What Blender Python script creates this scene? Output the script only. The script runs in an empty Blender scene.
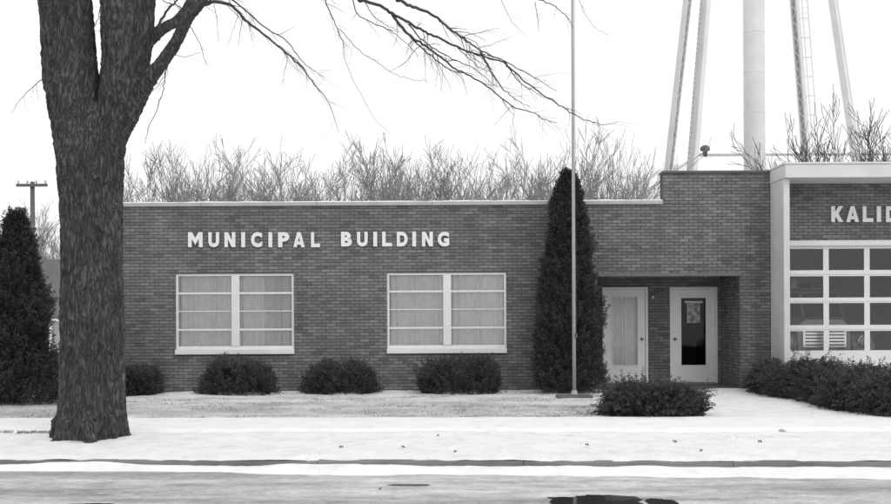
import bpy, bmesh, math, random
import numpy as np
from mathutils import Vector, Matrix, noise as mnoise

random.seed(7)
rng = np.random.default_rng(7)
R = math.radians
S = bpy.context.scene
C = S.collection

# ------------------------------------------------------------------ camera, sky, sun, exposure
F = 1034.0            # focal length in photo pixels (photo 891 x 504)
CX, CY = 445.5, 315.0  # principal point (horizon row) in photo pixels
EYE = 1.6
ROLL = R(0.28)
cam = bpy.data.cameras.new('camera')
cam.sensor_width = 36.0
cam.lens = 36.0 * F / 891.0
cam.shift_y = (CY - 252.0) / 891.0
cam.clip_end = 5000
camo = bpy.data.objects.new('camera', cam)
C.objects.link(camo)
camo.location = (0, 0, EYE)
camo.rotation_euler = (math.pi / 2, ROLL, 0)
S.camera = camo

W = bpy.data.worlds.new('World')
S.world = W
W.use_nodes = True
wn = W.node_tree
wn.nodes.clear()
sky = wn.nodes.new('ShaderNodeTexSky')
sky.sky_type = 'NISHITA'
sky.sun_disc = False
sky.sun_elevation = R(42)
sky.sun_rotation = R(145)
sky.dust_density = 6.0
sky.air_density = 1.0
bw = wn.nodes.new('ShaderNodeRGBToBW')
mixw = wn.nodes.new('ShaderNodeMix')
mixw.data_type = 'FLOAT'
mixw.inputs[0].default_value = 0.85      # overcast: mostly an even white cloud layer
mixw.inputs[3].default_value = 9.7
bg = wn.nodes.new('ShaderNodeBackground')
bg.inputs['Strength'].default_value = 0.12
wo = wn.nodes.new('ShaderNodeOutputWorld')
wn.links.new(sky.outputs[0], bw.inputs[0])
wn.links.new(bw.outputs[0], mixw.inputs[2])
wn.links.new(mixw.outputs[0], bg.inputs['Color'])
wn.links.new(bg.outputs[0], wo.inputs[0])

sd = bpy.data.lights.new('sun', 'SUN')
sd.energy = 0.6
sd.angle = R(25)
sd.color = (1, 1, 1)
so = bpy.data.objects.new('sun', sd)
C.objects.link(so)
so.location = (10, -10, 30)
sdir = Vector((-0.45, 0.62, -0.78))      # from behind the camera's right shoulder
so.rotation_euler = sdir.to_track_quat('-Z', 'Y').to_euler()

S.view_settings.view_transform = 'Standard'
S.view_settings.look = 'None'
S.view_settings.gamma = 1
S.view_settings.exposure = 0.0
S.render.engine = 'CYCLES'

# ------------------------------------------------------------------ helpers
_c, _s = math.cos(ROLL), math.sin(ROLL)


def P(px, py, Y):
    """photo pixel + distance -> world point"""
    dx, dy = px - CX, CY - py
    x = dx * _c + dy * _s
    z = -dx * _s + dy * _c
    return Vector((x / F * Y, Y, EYE + z / F * Y))


def X(px, Y, py=300):
    return P(px, py, Y).x


def Z(py, Y, px=445):
    return P(px, py, Y).z


def tag(o, label=None, cat=None, group=None, kind=None):
    if label: o['label'] = label
    if cat: o['category'] = cat
    if group: o['group'] = group
    if kind: o['kind'] = kind
    return o


def empty(name, loc=(0, 0, 0), label=None, cat=None, group=None):
    o = bpy.data.objects.new(name, None)
    C.objects.link(o)
    o.location = loc
    return tag(o, label, cat, group)


def link(name, me, parent=None, mat=None):
    o = bpy.data.objects.new(name, me)
    C.objects.link(o)
    if mat is not None:
        me.materials.clear()
        me.materials.append(mat)
    if parent is not None:
        o.parent = parent
        o.matrix_parent_inverse = Matrix.Translation(-world_loc(parent))
    return o


def world_loc(o):
    v = Vector(o.location)
    if o.parent is not None:
        # parents never rotate before their children are attached
        v = v + (o.matrix_parent_inverse.translation + world_loc(o.parent))
    return v


class MB:
    def __init__(s):
        s.v, s.f, s.t = [], [], []

    def add(s, vs, fs, tone=0.5):
        b = len(s.v)
        s.v += [tuple(q) for q in vs]
        s.f += [tuple(b + i for i in q) for q in fs]
        s.t += [tone] * len(fs)

    def box(s, x0, x1, y0, y1, z0, z1, tone=0.5):
        if x1 < x0: x0, x1 = x1, x0
        if y1 < y0: y0, y1 = y1, y0
        if z1 < z0: z0, z1 = z1, z0
        s.add([(x0, y0, z0), (x1, y0, z0), (x1, y1, z0), (x0, y1, z0), (x0, y0, z1), (x1, y0, z1), (x1, y1, z1), (x0, y1, z1)],
              [(0, 3, 2, 1), (4, 5, 6, 7), (0, 1, 5, 4), (1, 2, 6, 5), (2, 3, 7, 6), (3, 0, 4, 7)], tone)
        return s

    def cbox(s, x0, x1, y0, y1, z0, z1, c=0.004, tone=0.5):
        """box whose front (-Y) edges are chamfered, no back face"""
        vs = [(x0, y1, z0), (x1, y1, z0), (x1, y1, z1), (x0, y1, z1),
              (x0, y0 + c, z0), (x1, y0 + c, z0), (x1, y0 + c, z1), (x0, y0 + c, z1),
              (x0 + c, y0, z0 + c), (x1 - c, y0, z0 + c), (x1 - c, y0, z1 - c), (x0 + c, y0, z1 - c)]
        fs = [(8, 9, 10, 11)]
        for a, b in ((0, 4), (4, 8)):
            for i in range(4):
                j = (i + 1) % 4
                fs.append((a + i, a + j, b + j, b + i))
        s.add(vs, fs, tone)
        return s

    def tube(s, pts, rad, n=8, cap=True, tone=0.5):
        pts = [Vector(p) for p in pts]
        k = len(pts)
        if not hasattr(rad, '__len__'): rad = [rad] * k
        vs, fs = [], []
        nrm = None
        for i in range(k):
            t = (pts[min(i + 1, k - 1)] - pts[max(i - 1, 0)])
            if t.length < 1e-9: t = Vector((0, 0, 1))
            t.normalize()
            if nrm is None:
                nrm = t.orthogonal().normalized()
            nrm = (nrm - t * nrm.dot(t))
            if nrm.length < 1e-6: nrm = t.orthogonal()
            nrm.normalize()
            bn = t.cross(nrm)
            for j in range(n):
                a = 2 * math.pi * j / n
                vs.append(pts[i] + (nrm * math.cos(a) + bn * math.sin(a)) * rad[i])
        for i in range(k - 1):
            for j in range(n):
                j2 = (j + 1) % n
                fs.append((i * n + j, i * n + j2, (i + 1) * n + j2, (i + 1) * n + j))
        if cap:
            fs.append(tuple(range(n - 1, -1, -1)))
            fs.append(tuple((k - 1) * n + j for j in range(n)))
        s.add(vs, fs, tone)
        return s

    def lathe(s, prof, c, axis='Z', n=24):
        """prof: (radius, height) list round an axis through c"""
        vs, fs = [], []
        for r, h in prof:
            for j in range(n):
                a = 2 * math.pi * j / n
                u, w = r * math.cos(a), r * math.sin(a)
                if axis == 'Z': q = (c[0] + u, c[1] + w, c[2] + h)
                elif axis == 'Y': q = (c[0] + w, c[1] + h, c[2] + u)
                else: q = (c[0] + h, c[1] + u, c[2] + w)
                vs.append(q)
        k = len(prof)
        for i in range(k - 1):
            for j in range(n):
                j2 = (j + 1) % n
                fs.append((i * n + j, i * n + j2, (i + 1) * n + j2, (i + 1) * n + j))
        fs.append(tuple(range(n - 1, -1, -1)))
        fs.append(tuple((k - 1) * n + j for j in range(n)))
        s.add(vs, fs)
        return s

    def mesh(s, name, smooth=False, tones=False):
        me = bpy.data.meshes.new(name)
        me.from_pydata(s.v, [], s.f)
        if tones:
            a = me.attributes.new('tone', 'FLOAT', 'FACE')
            a.data.foreach_set('value', s.t)
        if smooth:
            me.polygons.foreach_set('use_smooth', [True] * len(me.polygons))
        me.update()
        return me

    def build(s, name, mat, parent=None, smooth=False, tones=False, bevel=0):
        o = link(name, s.mesh(name, smooth, tones), parent, mat)
        if bevel:
            m = o.modifiers.new('bevel', 'BEVEL')
            m.width = bevel
            m.segments = 2
            m.limit_method = 'ANGLE'
        return o


def np_mesh(name, v, f, smooth=False, attr=None):
    """v (N,3), f (M,k) fixed k"""
    me = bpy.data.meshes.new(name)
    k = f.shape[1]
    me.vertices.add(len(v))
    me.vertices.foreach_set('co', np.asarray(v, dtype=np.float32).ravel())
    me.loops.add(f.size)
    me.loops.foreach_set('vertex_index', np.asarray(f, dtype=np.int32).ravel())
    me.polygons.add(len(f))
    me.polygons.foreach_set('loop_start', np.arange(0, f.size, k, dtype=np.int32))
    if smooth:
        me.polygons.foreach_set('use_smooth', np.ones(len(f), dtype=bool))
    if attr is not None:
        a = me.attributes.new('tone', 'FLOAT', 'FACE')
        a.data.foreach_set('value', np.asarray(attr, dtype=np.float32))
    me.update(calc_edges=True)
    me.validate()
    return me


# ------------------------------------------------------------------ materials (the photograph is black and white: greys only)
class NT:
    def __init__(s, name):
        s.m = bpy.data.materials.new(name)
        s.m.use_nodes = True
        s.t = s.m.node_tree
        s.b = s.t.nodes['Principled BSDF']
        s.out = s.t.nodes['Material Output']

    def n(s, kind, **kw):
        q = s.t.nodes.new(kind)
        for k, v in kw.items():
            setattr(q, k, v)
        return q

    def l(s, a, b):
        s.t.links.new(a, b)

    def math(s, op, a, b=None):
        q = s.n('ShaderNodeMath', operation=op)
        for i, w in enumerate((a, b)):
            if w is None: continue
            if isinstance(w, (int, float)): q.inputs[i].default_value = w
            else: s.l(w, q.inputs[i])
        return q.outputs[0]

    def mix(s, fac, a, b):
        q = s.n('ShaderNodeMix', data_type='FLOAT')
        for i, w in ((0, fac), (2, a), (3, b)):
            if isinstance(w, (int, float)): q.inputs[i].default_value = w
            else: s.l(w, q.inputs[i])
        return q.outputs[0]

    def coord(s, scale=(1, 1, 1), kind='Object'):
        tc = s.n('ShaderNodeTexCoord')
        mp = s.n('ShaderNodeMapping')
        mp.inputs['Scale'].default_value = scale
        s.l(tc.outputs[kind], mp.inputs[0])
        return mp.outputs[0]

    def pos(s, scale=(1, 1, 1)):
        g = s.n('ShaderNodeNewGeometry')
        mp = s.n('ShaderNodeMapping')
        mp.inputs['Scale'].default_value = scale
        s.l(g.outputs['Position'], mp.inputs[0])
        return mp.outputs[0]

    def noise(s, vec, scale, detail=4, rough=0.55):
        q = s.n('ShaderNodeTexNoise')
        q.inputs['Scale'].default_value = scale
        q.inputs['Detail'].default_value = detail
        q.inputs['Roughness'].default_value = rough
        s.l(vec, q.inputs['Vector'])
        return q.outputs[0]

    def ramp(s, fac, stops):
        q = s.n('ShaderNodeValToRGB')
        e = q.color_ramp.elements
        while len(e) < len(stops): e.new(0.5)
        for el, (p, v) in zip(e, stops):
            el.position = p
            el.color = (v, v, v, 1)
        s.l(fac, q.inputs[0])
        return q.outputs[0]

    def bump(s, h, strength=0.4, dist=0.01):
        q = s.n('ShaderNodeBump')
        q.inputs['Strength'].default_value = strength
        q.inputs['Distance'].default_value = dist
        s.l(h, q.inputs['Height'])
        s.l(q.outputs[0], s.b.inputs['Normal'])

    def color(s, v):
        if isinstance(v, (int, float)): s.b.inputs['Base Color'].default_value = (v, v, v, 1)
        else: s.l(v, s.b.inputs['Base Color'])

    def rough(s, v):
        if isinstance(v, (int, float)): s.b.inputs['Roughness'].default_value = v
        else: s.l(v, s.b.inputs['Roughness'])


def plain(name, v, rough=0.6, var=0.12, scale=6, bump=0.15, metal=0.0, stretch=(1, 1, 1)):
    t = NT(name)
    c = t.pos(stretch)
    nz = t.noise(c, scale, 6, 0.6)
    t.color(t.ramp(nz, [(0.3, v * (1 - var)), (0.7, v * (1 + var))]))
    t.rough(rough)
    t.b.inputs['Metallic'].default_value = metal
    if bump:
        t.bump(t.noise(c, scale * 8, 4), bump, 0.004)
    return t.m


def brick_mat(name, source):
    t = NT(name)
    if source == 'attr':
        a = t.n('ShaderNodeAttribute', attribute_name='tone')
        tone = a.outputs['Fac']
    else:
        tone = t.n('ShaderNodeObjectInfo').outputs['Random']
    col = t.ramp(tone, [(0.0, 0.108), (0.15, 0.140), (0.5, 0.162), (0.85, 0.186), (1.0, 0.215)])
    p = t.pos()
    big = t.ramp(t.noise(t.pos((1, 1, 1.8)), 0.55, 5, 0.6), [(0.3, 0.86), (0.7, 1.14)])
    streak = t.ramp(t.noise(t.pos((2.6, 2.6, 0.35)), 1.0, 6, 0.65), [(0.3, 0.84), (0.7, 1.14)])
    big = t.math('MULTIPLY', big, streak)
    fine = t.ramp(t.noise(p, 60, 3), [(0.3, 0.8), (0.7, 1.2)])
    v = t.math('MULTIPLY', col, big)
    v = t.math('MULTIPLY', v, fine)
    t.color(v)
    t.rough(0.85)
    t.bump(t.noise(p, 90, 4), 0.5, 0.004)
    return t.m


def foliage_mat(name, lo, hi):
    t = NT(name)
    a = t.n('ShaderNodeAttribute', attribute_name='tone')
    t.color(t.ramp(a.outputs['Fac'], [(0.0, lo), (1.0, hi)]))
    t.rough(0.65)
    t.b.inputs['Specular IOR Level'].default_value = 0.3
    return t.m


def glass_mat(name, ior=1.5, tint=0.9):
    t = NT(name)
    t.t.nodes.remove(t.b)
    tr = t.n('ShaderNodeBsdfTransparent')
    tr.inputs[0].default_value = (tint, tint, tint, 1)
    gl = t.n('ShaderNodeBsdfGlossy')
    gl.inputs['Roughness'].default_value = 0.01
    fr = t.n('ShaderNodeFresnel')
    fr.inputs[0].default_value = ior
    nz = t.noise(t.pos(), 1.6, 2)
    b = t.n('ShaderNodeBump')
    b.inputs['Strength'].default_value = 0.06
    b.inputs['Distance'].default_value = 0.05
    t.l(nz, b.inputs['Height'])
    t.l(b.outputs[0], gl.inputs['Normal'])
    mx = t.n('ShaderNodeMixShader')
    t.l(fr.outputs[0], mx.inputs[0])
    t.l(tr.outputs[0], mx.inputs[1])
    t.l(gl.outputs[0], mx.inputs[2])
    t.l(mx.outputs[0], t.out.inputs[0])
    return t.m


def snow_mat(name, thin):
    t = NT(name)
    p = t.pos()
    base = t.ramp(t.noise(p, 3.0, 6, 0.65), [(0.25, 0.70), (0.45, 0.82), (0.7, 0.90)])
    bumps = t.noise(p, 9, 6, 0.6)
    if thin:
        sep = t.n('ShaderNodeSeparateXYZ')
        t.l(p, sep.inputs[0])
        # distance into the lawn beyond the pavement; the thin cover lies there
        dist = t.math('ADD', sep.outputs['Y'], t.math('MULTIPLY', sep.outputs['X'], 0.012))
        lawn = t.ramp(t.math('MULTIPLY', t.math('SUBTRACT', dist, 15.9), 0.14),
                      [(0.0, 0.0), (0.055, 0.60), (0.25, 0.66), (0.75, 0.52), (0.84, 0.30), (1.0, 0.2)])
        # the entrance walk stays under deep snow
        walk = t.ramp(t.math('ABSOLUTE', t.math('MULTIPLY', t.math('SUBTRACT', sep.outputs['X'], 5.15), 0.2)),
                      [(0.0, 0.0), (0.26, 0.0), (0.42, 1.0)])
        lawn = t.math('MULTIPLY', lawn, walk)
        n1 = t.noise(t.pos((0.55, 1.0, 1)), 1.3, 7, 0.72)
        n2 = t.noise(p, 14, 5, 0.7)
        q = t.math('ADD', t.math('MULTIPLY', n1, 0.6), t.math('MULTIPLY', n2, 0.4))
        q = t.math('ADD', q, t.math('SUBTRACT', lawn, 0.62))
        verge = t.ramp(t.noise(t.pos((0.7, 1, 1)), 5.5, 6, 0.75), [(0.56, 0.0), (0.70, 0.45)])
        k = t.ramp(q, [(0.36, 0.0), (0.56, 0.72), (0.68, 0.95)])
        k = t.math('MAXIMUM', k, t.math('MULTIPLY', verge, 0.55))
        grass = t.ramp(t.noise(p, 45, 4, 0.7), [(0.3, 0.12), (0.7, 0.42)])
        t.color(t.mix(k, base, grass))
        t.rough(0.8)
        t.bump(t.math('ADD', bumps, t.math('MULTIPLY', n2, 0.5)), 0.8, 0.05)
    else:
        t.color(base)
        t.rough(0.7)
        t.bump(bumps, 0.4, 0.02)
    return t.m


def road_mat(name):
    t = NT(name)
    st = t.noise(t.pos((0.16, 1.5, 1)), 1.1, 7, 0.65)
    mid = t.noise(t.pos((0.7, 1.3, 1)), 3.2, 8, 0.75)
    fine = t.noise(t.pos((0.8, 1, 1)), 15, 9, 0.8)
    q = t.math('ADD', t.math('ADD', t.math('MULTIPLY', st, 0.40), t.math('MULTIPLY', mid, 0.32)), t.math('MULTIPLY', fine, 0.28))
    col = t.ramp(q, [(0.36, 0.10), (0.43, 0.26), (0.49, 0.42), (0.55, 0.58), (0.63, 0.82)])
    t.color(col)
    t.rough(t.ramp(q, [(0.36, 0.28), (0.5, 0.5), (0.62, 0.75)]))
    t.bump(t.math('ADD', mid, t.math('MULTIPLY', fine, 0.3)), 0.5, 0.02)
    return t.m


def bark_mat(name, lo, hi):
    t = NT(name)
    # furrows: thin dark lines between long plates, bent by a slow warp
    warp = t.noise(t.pos((1, 1, 0.5)), 3.0, 3)
    g = t.n('ShaderNodeNewGeometry')
    add = t.n('ShaderNodeVectorMath', operation='MULTIPLY_ADD')
    t.l(warp, add.inputs[0])
    add.inputs[1].default_value = (0.16, 0.16, 0.3)
    t.l(g.outputs['Position'], add.inputs[2])
    mp = t.n('ShaderNodeMapping')
    mp.inputs['Scale'].default_value = (1, 1, 0.17)
    t.l(add.outputs[0], mp.inputs[0])
    n1 = t.noise(mp.outputs[0], 24, 4, 0.6)
    fur = t.math('ABSOLUTE', t.math('SUBTRACT', n1, 0.5))
    fur = t.ramp(fur, [(0.0, 0.0), (0.05, 0.55), (0.16, 1.0)])
    fine = t.noise(t.pos((1, 1, 0.45)), 90, 4, 0.7)
    blotch = t.noise(t.pos((1, 1, 0.5)), 2.2, 5, 0.6)
    v = t.math('ADD', t.math('ADD', t.math('MULTIPLY', fur, 0.5), t.math('MULTIPLY', fine, 0.35)), t.math('MULTIPLY', blotch, 0.4))
    t.color(t.ramp(v, [(0.25, lo), (0.65, (lo + hi) * 0.45), (1.0, hi)]))
    t.rough(0.92)
    t.bump(t.math('ADD', fur, t.math('MULTIPLY', fine, 0.4)), 1.0, 0.025)
    return t.m


M = {}
M['brick'] = brick_mat('brick_clay', 'random')
M['brickwork'] = brick_mat('brick_clay_bulk', 'attr')
M['mortar'] = plain('mortar', 0.075, 0.95, 0.25, 5, 0.4)
M['white'] = plain('white_paint', 0.74, 0.45, 0.05, 3, 0.05)
M['letter'] = plain('letter_enamel', 0.80, 0.4, 0.04, 4, 0.03)
M['door'] = plain('door_paint', 0.76, 0.4, 0.05, 2.5, 0.04)
M['trim'] = plain('metal_trim', 0.42, 0.5, 0.12, 3, 0.1)
M['trim_dark'] = plain('dark_trim', 0.09, 0.5, 0.2, 3, 0.1)
M['lintel'] = plain('steel_lintel', 0.13, 0.5, 0.2, 3, 0.1)
M['soffit'] = plain('soffit_board', 0.22, 0.7, 0.1, 3, 0.1)
M['plaster'] = plain('painted_masonry', 0.62, 0.75, 0.10, 1.6, 0.3)
M['fascia'] = plain('fascia_paint', 0.66, 0.6, 0.08, 1.2, 0.15)
M['curtain'] = plain('curtain_cloth', 0.90, 0.9, 0.06, 8, 0.1)
M['shade'] = plain('interior_dark', 0.10, 0.9, 0.2, 2, 0)
M['interior'] = plain('interior_wall', 0.65, 0.9, 0.1, 1, 0)
M['concrete'] = plain('concrete', 0.24, 0.9, 0.25, 3, 0.4)
M['kerb'] = plain('kerb_concrete', 0.17, 0.9, 0.35, 2.2, 0.5, stretch=(0.6, 1, 1))
M['glass'] = glass_mat('window_glass', 1.75, 0.97)
M['door_glass'] = glass_mat('door_glass', 1.42, 0.8)
M['snow'] = snow_mat('snow', False)
M['lawn'] = snow_mat('snowy_lawn', True)
M['road'] = road_mat('slushy_road')
M['bark'] = bark_mat('maple_bark', 0.016, 0.145)
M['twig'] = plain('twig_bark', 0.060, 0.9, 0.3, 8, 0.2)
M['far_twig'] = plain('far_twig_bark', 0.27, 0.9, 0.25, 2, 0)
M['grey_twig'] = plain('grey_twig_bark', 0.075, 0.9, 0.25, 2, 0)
M['tower'] = plain('tower_paint', 0.66, 0.5, 0.08, 0.7, 0.05)
M['pole'] = plain('pole_aluminium', 0.36, 0.4, 0.1, 5, 0.05)
M['wood'] = plain('weathered_wood', 0.11, 0.9, 0.2, 3, 0.3)
M['arborvitae'] = foliage_mat('arborvitae_leaf', 0.024, 0.085)
M['yew'] = foliage_mat('yew_leaf', 0.028, 0.115)
M['juniper'] = foliage_mat('juniper_leaf', 0.024, 0.125)
M['grass'] = foliage_mat('dry_grass', 0.13, 0.45)
M['knob'] = plain('knob_metal', 0.25, 0.3, 0.1, 20, 0, metal=0.8)
M['rubber'] = plain('tyre_rubber', 0.03, 0.8, 0.2, 10, 0.2)
M['truck'] = plain('truck_paint', 0.30, 0.3, 0.06, 2, 0)
M['truck_light'] = plain('truck_light_paint', 0.66, 0.35, 0.05, 3, 0)
M['chrome'] = plain('chrome', 0.7, 0.15, 0.03, 10, 0, metal=0.9)
M['stone'] = plain('slab_stone', 0.11, 0.9, 0.3, 5, 0.5)
M['leaf'] = plain('dead_leaf', 0.07, 0.9, 0.3, 30, 0.1)
M['block'] = plain('grey_block', 0.16, 0.9, 0.15, 2, 0.3)
M['paper'] = None


def paper_mat():
    t = NT('printed_paper')
    tc = t.coord((1, 1, 1))
    br = t.noise(tc, 9, 3, 0.6)
    t.color(t.ramp(br, [(0.40, 0.22), (0.50, 0.45), (0.60, 0.62)]))
    t.rough(0.8)
    return t.m


def water_mat():
    t = NT('meltwater')
    t.color(0.035)
    t.rough(0.04)
    t.b.inputs['IOR'].default_value = 1.33
    t.bump(t.noise(t.pos((0.7, 1, 1)), 6, 3), 0.05, 0.004)
    return t.m


M['paper'] = paper_mat()
M['water'] = water_mat()

FY = 22.0      # distance of the brick front

# ------------------------------------------------------------------ ground, road, kerb
SLOPE = -0.046


def kerb_y(x):
    return 12.0 + SLOPE * x


def prof(v):
    """ground height by distance from the kerb"""
    return float(np.interp(v, [0, 0.25, 2.5, 4.3, 9.5, 20, 60], [-0.095, -0.075, -0.035, -0.025, 0.0, 0.0, 0.0]))


g = MB()
g.add([(-1500, -1500, -0.30), (1500, -1500, -0.30), (1500, 1500, -0.30), (-1500, 1500, -0.30)], [(0, 1, 2, 3)])
tag(g.build('ground', M['snow']), kind='structure')

g = MB()
xs = [-150, -40, -12, 0, 12, 40, 150]
vs, fs = [], []
for x in xs:
    vs += [(x, -6 + SLOPE * x, -0.2), (x, kerb_y(x) - 0.005, -0.2)]
for i in range(len(xs) - 1):
    fs.append((2 * i, 2 * i + 2, 2 * i + 3, 2 * i + 1))
g.add(vs, fs)
tag(g.build('road', M['road']), kind='structure')


def sheet(name, xs, vsamp, zfun, mat, kind='structure', blend=True):
    nx, nv = len(xs), len(vsamp)
    V = np.zeros((nx * nv, 3))
    for i, x in enumerate(xs):
        for j, v in enumerate(vsamp):
            k = 1.0 if not blend else max(0.0, 1 - v / 9.5)
            V[i * nv + j] = (x, 12.0 + SLOPE * x * k + v, zfun(x, v))
    idx = np.arange(nx * nv).reshape(nx, nv)
    f = np.stack([idx[:-1, :-1], idx[1:, :-1], idx[1:, 1:], idx[:-1, 1:]], -1).reshape(-1, 4)
    return tag(link(name, np_mesh(name, V, f, True), None, mat), kind=kind)


def n2(x, y, s, seed=0.0):
    return mnoise.noise(Vector((x * s, y * s, seed)))


def lawn_z(x, v):
    z = prof(v)
    if abs(x) < 14 and v < 12:
        z += 0.022 * n2(x, v, 0.7) + 0.014 * n2(x, v, 2.3, 5) + 0.006 * n2(x, v, 7, 9)
        if 2.5 < v < 4.3: z -= 0.02
        dt = math.hypot(x + 4.82, 12.0 + SLOPE * x * (1 - v / 9.5) + v - 14.15)
        if dt < 1.4: z += 0.030 * math.exp(-((dt - 0.6) / 0.28) ** 2) * (0.6 + 0.8 * n2(x, v, 2.5, 71))
        if v < 0.2: z -= 0.02 * max(0, n2(x, 0, 3.0, 2)) + 0.008
    return z


fx = list(np.arange(-13, 13.01, 0.07))
fv = list(np.concatenate([np.arange(0.05, 9.9, 0.07), [10.2, 10.6, 12, 16, 24, 40, 70, 130]]))
xs = [-150, -80, -40, -22, -16] + fx + [16, 22, 40, 80, 150]
sheet('lawn', xs, fv, lawn_z, M['lawn'])

# snow-covered pavement: a smooth raised strip, edge uneven
nv = 16
V, NX = [], 300
for i in range(NX):
    x = -16 + 32 * i / (NX - 1)
    k = 1 - 3.4 / 9.5
    e0 = 2.52 + 0.05 * n2(x, 0, 1.1, 11) + 0.02 * n2(x, 0, 6, 3)
    e1 = 4.32 + 0.06 * n2(x, 0, 0.9, 21) + 0.03 * n2(x, 0, 5, 4)
    for j in range(nv):
        t = j / (nv - 1)
        v = e0 + (e1 - e0) * t
        edge = min(t, 1 - t)
        h = 0.028 * min(1, edge / 0.07) - 0.03 * (edge == 0)
        V.append((x, 12 + SLOPE * x * k + v, prof(v) + h + 0.006 * n2(x, v, 2.5, 8)))
idx = np.arange(NX * nv).reshape(NX, nv)
f = np.stack([idx[:-1, :-1], idx[1:, :-1], idx[1:, 1:], idx[:-1, 1:]], -1).reshape(-1, 4)
tag(link('pavement', np_mesh('pavement', np.array(V), f, True), None, M['snow']), kind='structure')

# kerb of cast lengths, snow ridges in the gutter
kerb = tag(empty('kerb', (0, 12, -0.2)), kind='structure')
L = 2.4
for i in range(-8, 9):
    x0, x1 = i * L + 0.9, (i + 1) * L + 0.892
    m = MB()
    y0, y1 = kerb_y(x0), kerb_y(x1)
    t0 = -0.098 + random.uniform(-0.006, 0.006)
    vs = [(x0, y0, -0.3), (x1, y1, -0.3), (x1, y1 + 0.16, -0.3), (x0, y0 + 0.16, -0.3),
          (x0, y0 + 0.018, t0 - 0.012), (x1, y1 + 0.018, t0 - 0.012), (x1, y1 + 0.16, t0), (x0, y0 + 0.16, t0),
          (x0, y0 + 0.034, t0), (x1, y1 + 0.034, t0)]
    m.add(vs, [(0, 1, 5, 4), (4, 5, 9, 8), (8, 9, 6, 7), (1, 2, 6, 9, 5), (2, 3, 7, 6), (3, 0, 4, 8, 7), (0, 3, 2, 1)])
    m.build('kerb_stone', M['kerb'], kerb)

# ploughed snow lying in the gutter
V = []
NX, nv = 420, 9
for i in range(NX):
    x = -16 + 32 * i / (NX - 1)
    w = 0.36 + 0.06 * max(-4, min(6, x)) + 0.20 * n2(x, 0, 0.35, 31) + 0.10 * n2(x, 0, 1.7, 32) + 0.05 * n2(x, 0, 7, 33)
    w = max(0.16, w)
    h = 0.048 + 0.06 * n2(x, 0, 0.42, 34) + 0.022 * n2(x, 0, 1.9, 35)
    if x < -3.6: h += 0.03 * min(1, (-3.6 - x) / 0.6)
    h = max(0.010, h)
    for j in range(nv):
        t = j / (nv - 1)
        z = -0.2 + h * (1 - t ** 1.6) - 0.006 * (t == 1) + 0.006 * n2(x, t * w, 9, 36)
        V.append((x, kerb_y(x) + 0.008 - t * w, z))
idx = np.arange(NX * nv).reshape(NX, nv)
f = np.stack([idx[:-1, :-1], idx[:-1, 1:], idx[1:, 1:], idx[1:, :-1]], -1).reshape(-1, 4)
o = tag(link('gutter_snow', np_mesh('gutter_snow', np.array(V), f, True), None, M['snow']), kind='stuff')
o['label'] = 'thin ridge of snow lying in the gutter along the kerb'


# meltwater puddles on the road
def puddle(name, cx, cy, rx, ry, seed, label):
    m = MB()
    n = 180
    vs = []
    for i in range(n):
        a = 2 * math.pi * i / n
        k = 1 + 0.32 * mnoise.noise(Vector((math.cos(a) * 1.5, math.sin(a) * 1.5, seed))) + 0.16 * mnoise.noise(Vector((math.cos(a) * 5, math.sin(a) * 5, seed))) + 0.10 * mnoise.noise(Vector((math.cos(a) * 17, math.sin(a) * 17, seed)))
        vs.append((cx + rx * k * math.cos(a), cy + ry * k * math.sin(a), -0.196))
    m.add(vs, [tuple(range(n))])
    return tag(m.build(name, M['water']), label, 'puddle')


puddle('puddle', 1.42, 9.93, 0.50, 0.36, 3.3, 'dark meltwater puddle on the road mirroring the flagpole and door')
puddle('puddle', 2.05, 9.86, 0.16, 0.20, 8.1, 'small dark puddle on the road mirroring the brick pier')
puddle('puddle', -0.40, 10.95, 0.24, 0.06, 1.4, 'thin streak of meltwater lying in the slush below the kerb')
puddle('puddle', -3.40, 9.84, 0.30, 0.12, 5.9, 'little wet patch on the road below the forked tree')


# ------------------------------------------------------------------ brick building
def rect(px0, px1, py0, py1, Y=FY):
    """pixel rectangle -> x0, x1, z0, z1 on the plane at Y"""
    a = P(px0, (py0 + py1) / 2, Y).x
    b = P(px1, (py0 + py1) / 2, Y).x
    return a, b, P((px0 + px1) / 2, py1, Y).z, P((px0 + px1) / 2, py0, Y).z


WX0 = X(88, FY)
STEP = X(663, FY, 190)
WX1 = X(770.5, FY, 260)
ZLOW = 3.93
ZTALL = 4.585
win1 = rect(175.5, 294, 273.5, 354)
win2 = rect(387, 506.5, 272.5, 353)
rec = [X(597, FY), X(740, FY, 330), -0.1, Z(276, FY, 668)]
BACK = 23.5

bld = empty('municipal_building', ((WX0 + WX1) / 2, FY, 0), 'long low brick municipal building with two wide curtained windows and recessed entrance', 'building')


def wall_cells(x0, x1, z0, z1, holes):
    xs = sorted({x0, x1, *[h[0] for h in holes], *[h[1] for h in holes]})
    zs = sorted({z0, z1, *[h[2] for h in holes], *[h[3] for h in holes]})
    xs = [a for a in xs if x0 <= a <= x1]
    zs = [a for a in zs if z0 <= a <= z1]
    for i in range(len(xs) - 1):
        for j in range(len(zs) - 1):
            cx, cz = (xs[i] + xs[i + 1]) / 2, (zs[j] + zs[j + 1]) / 2
            if any(h[0] < cx < h[1] and h[2] < cz < h[3] for h in holes):
                continue
            yield xs[i], xs[i + 1], zs[j], zs[j + 1]


BL, BH, J = 0.2032, 0.0677, 0.0095


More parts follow.
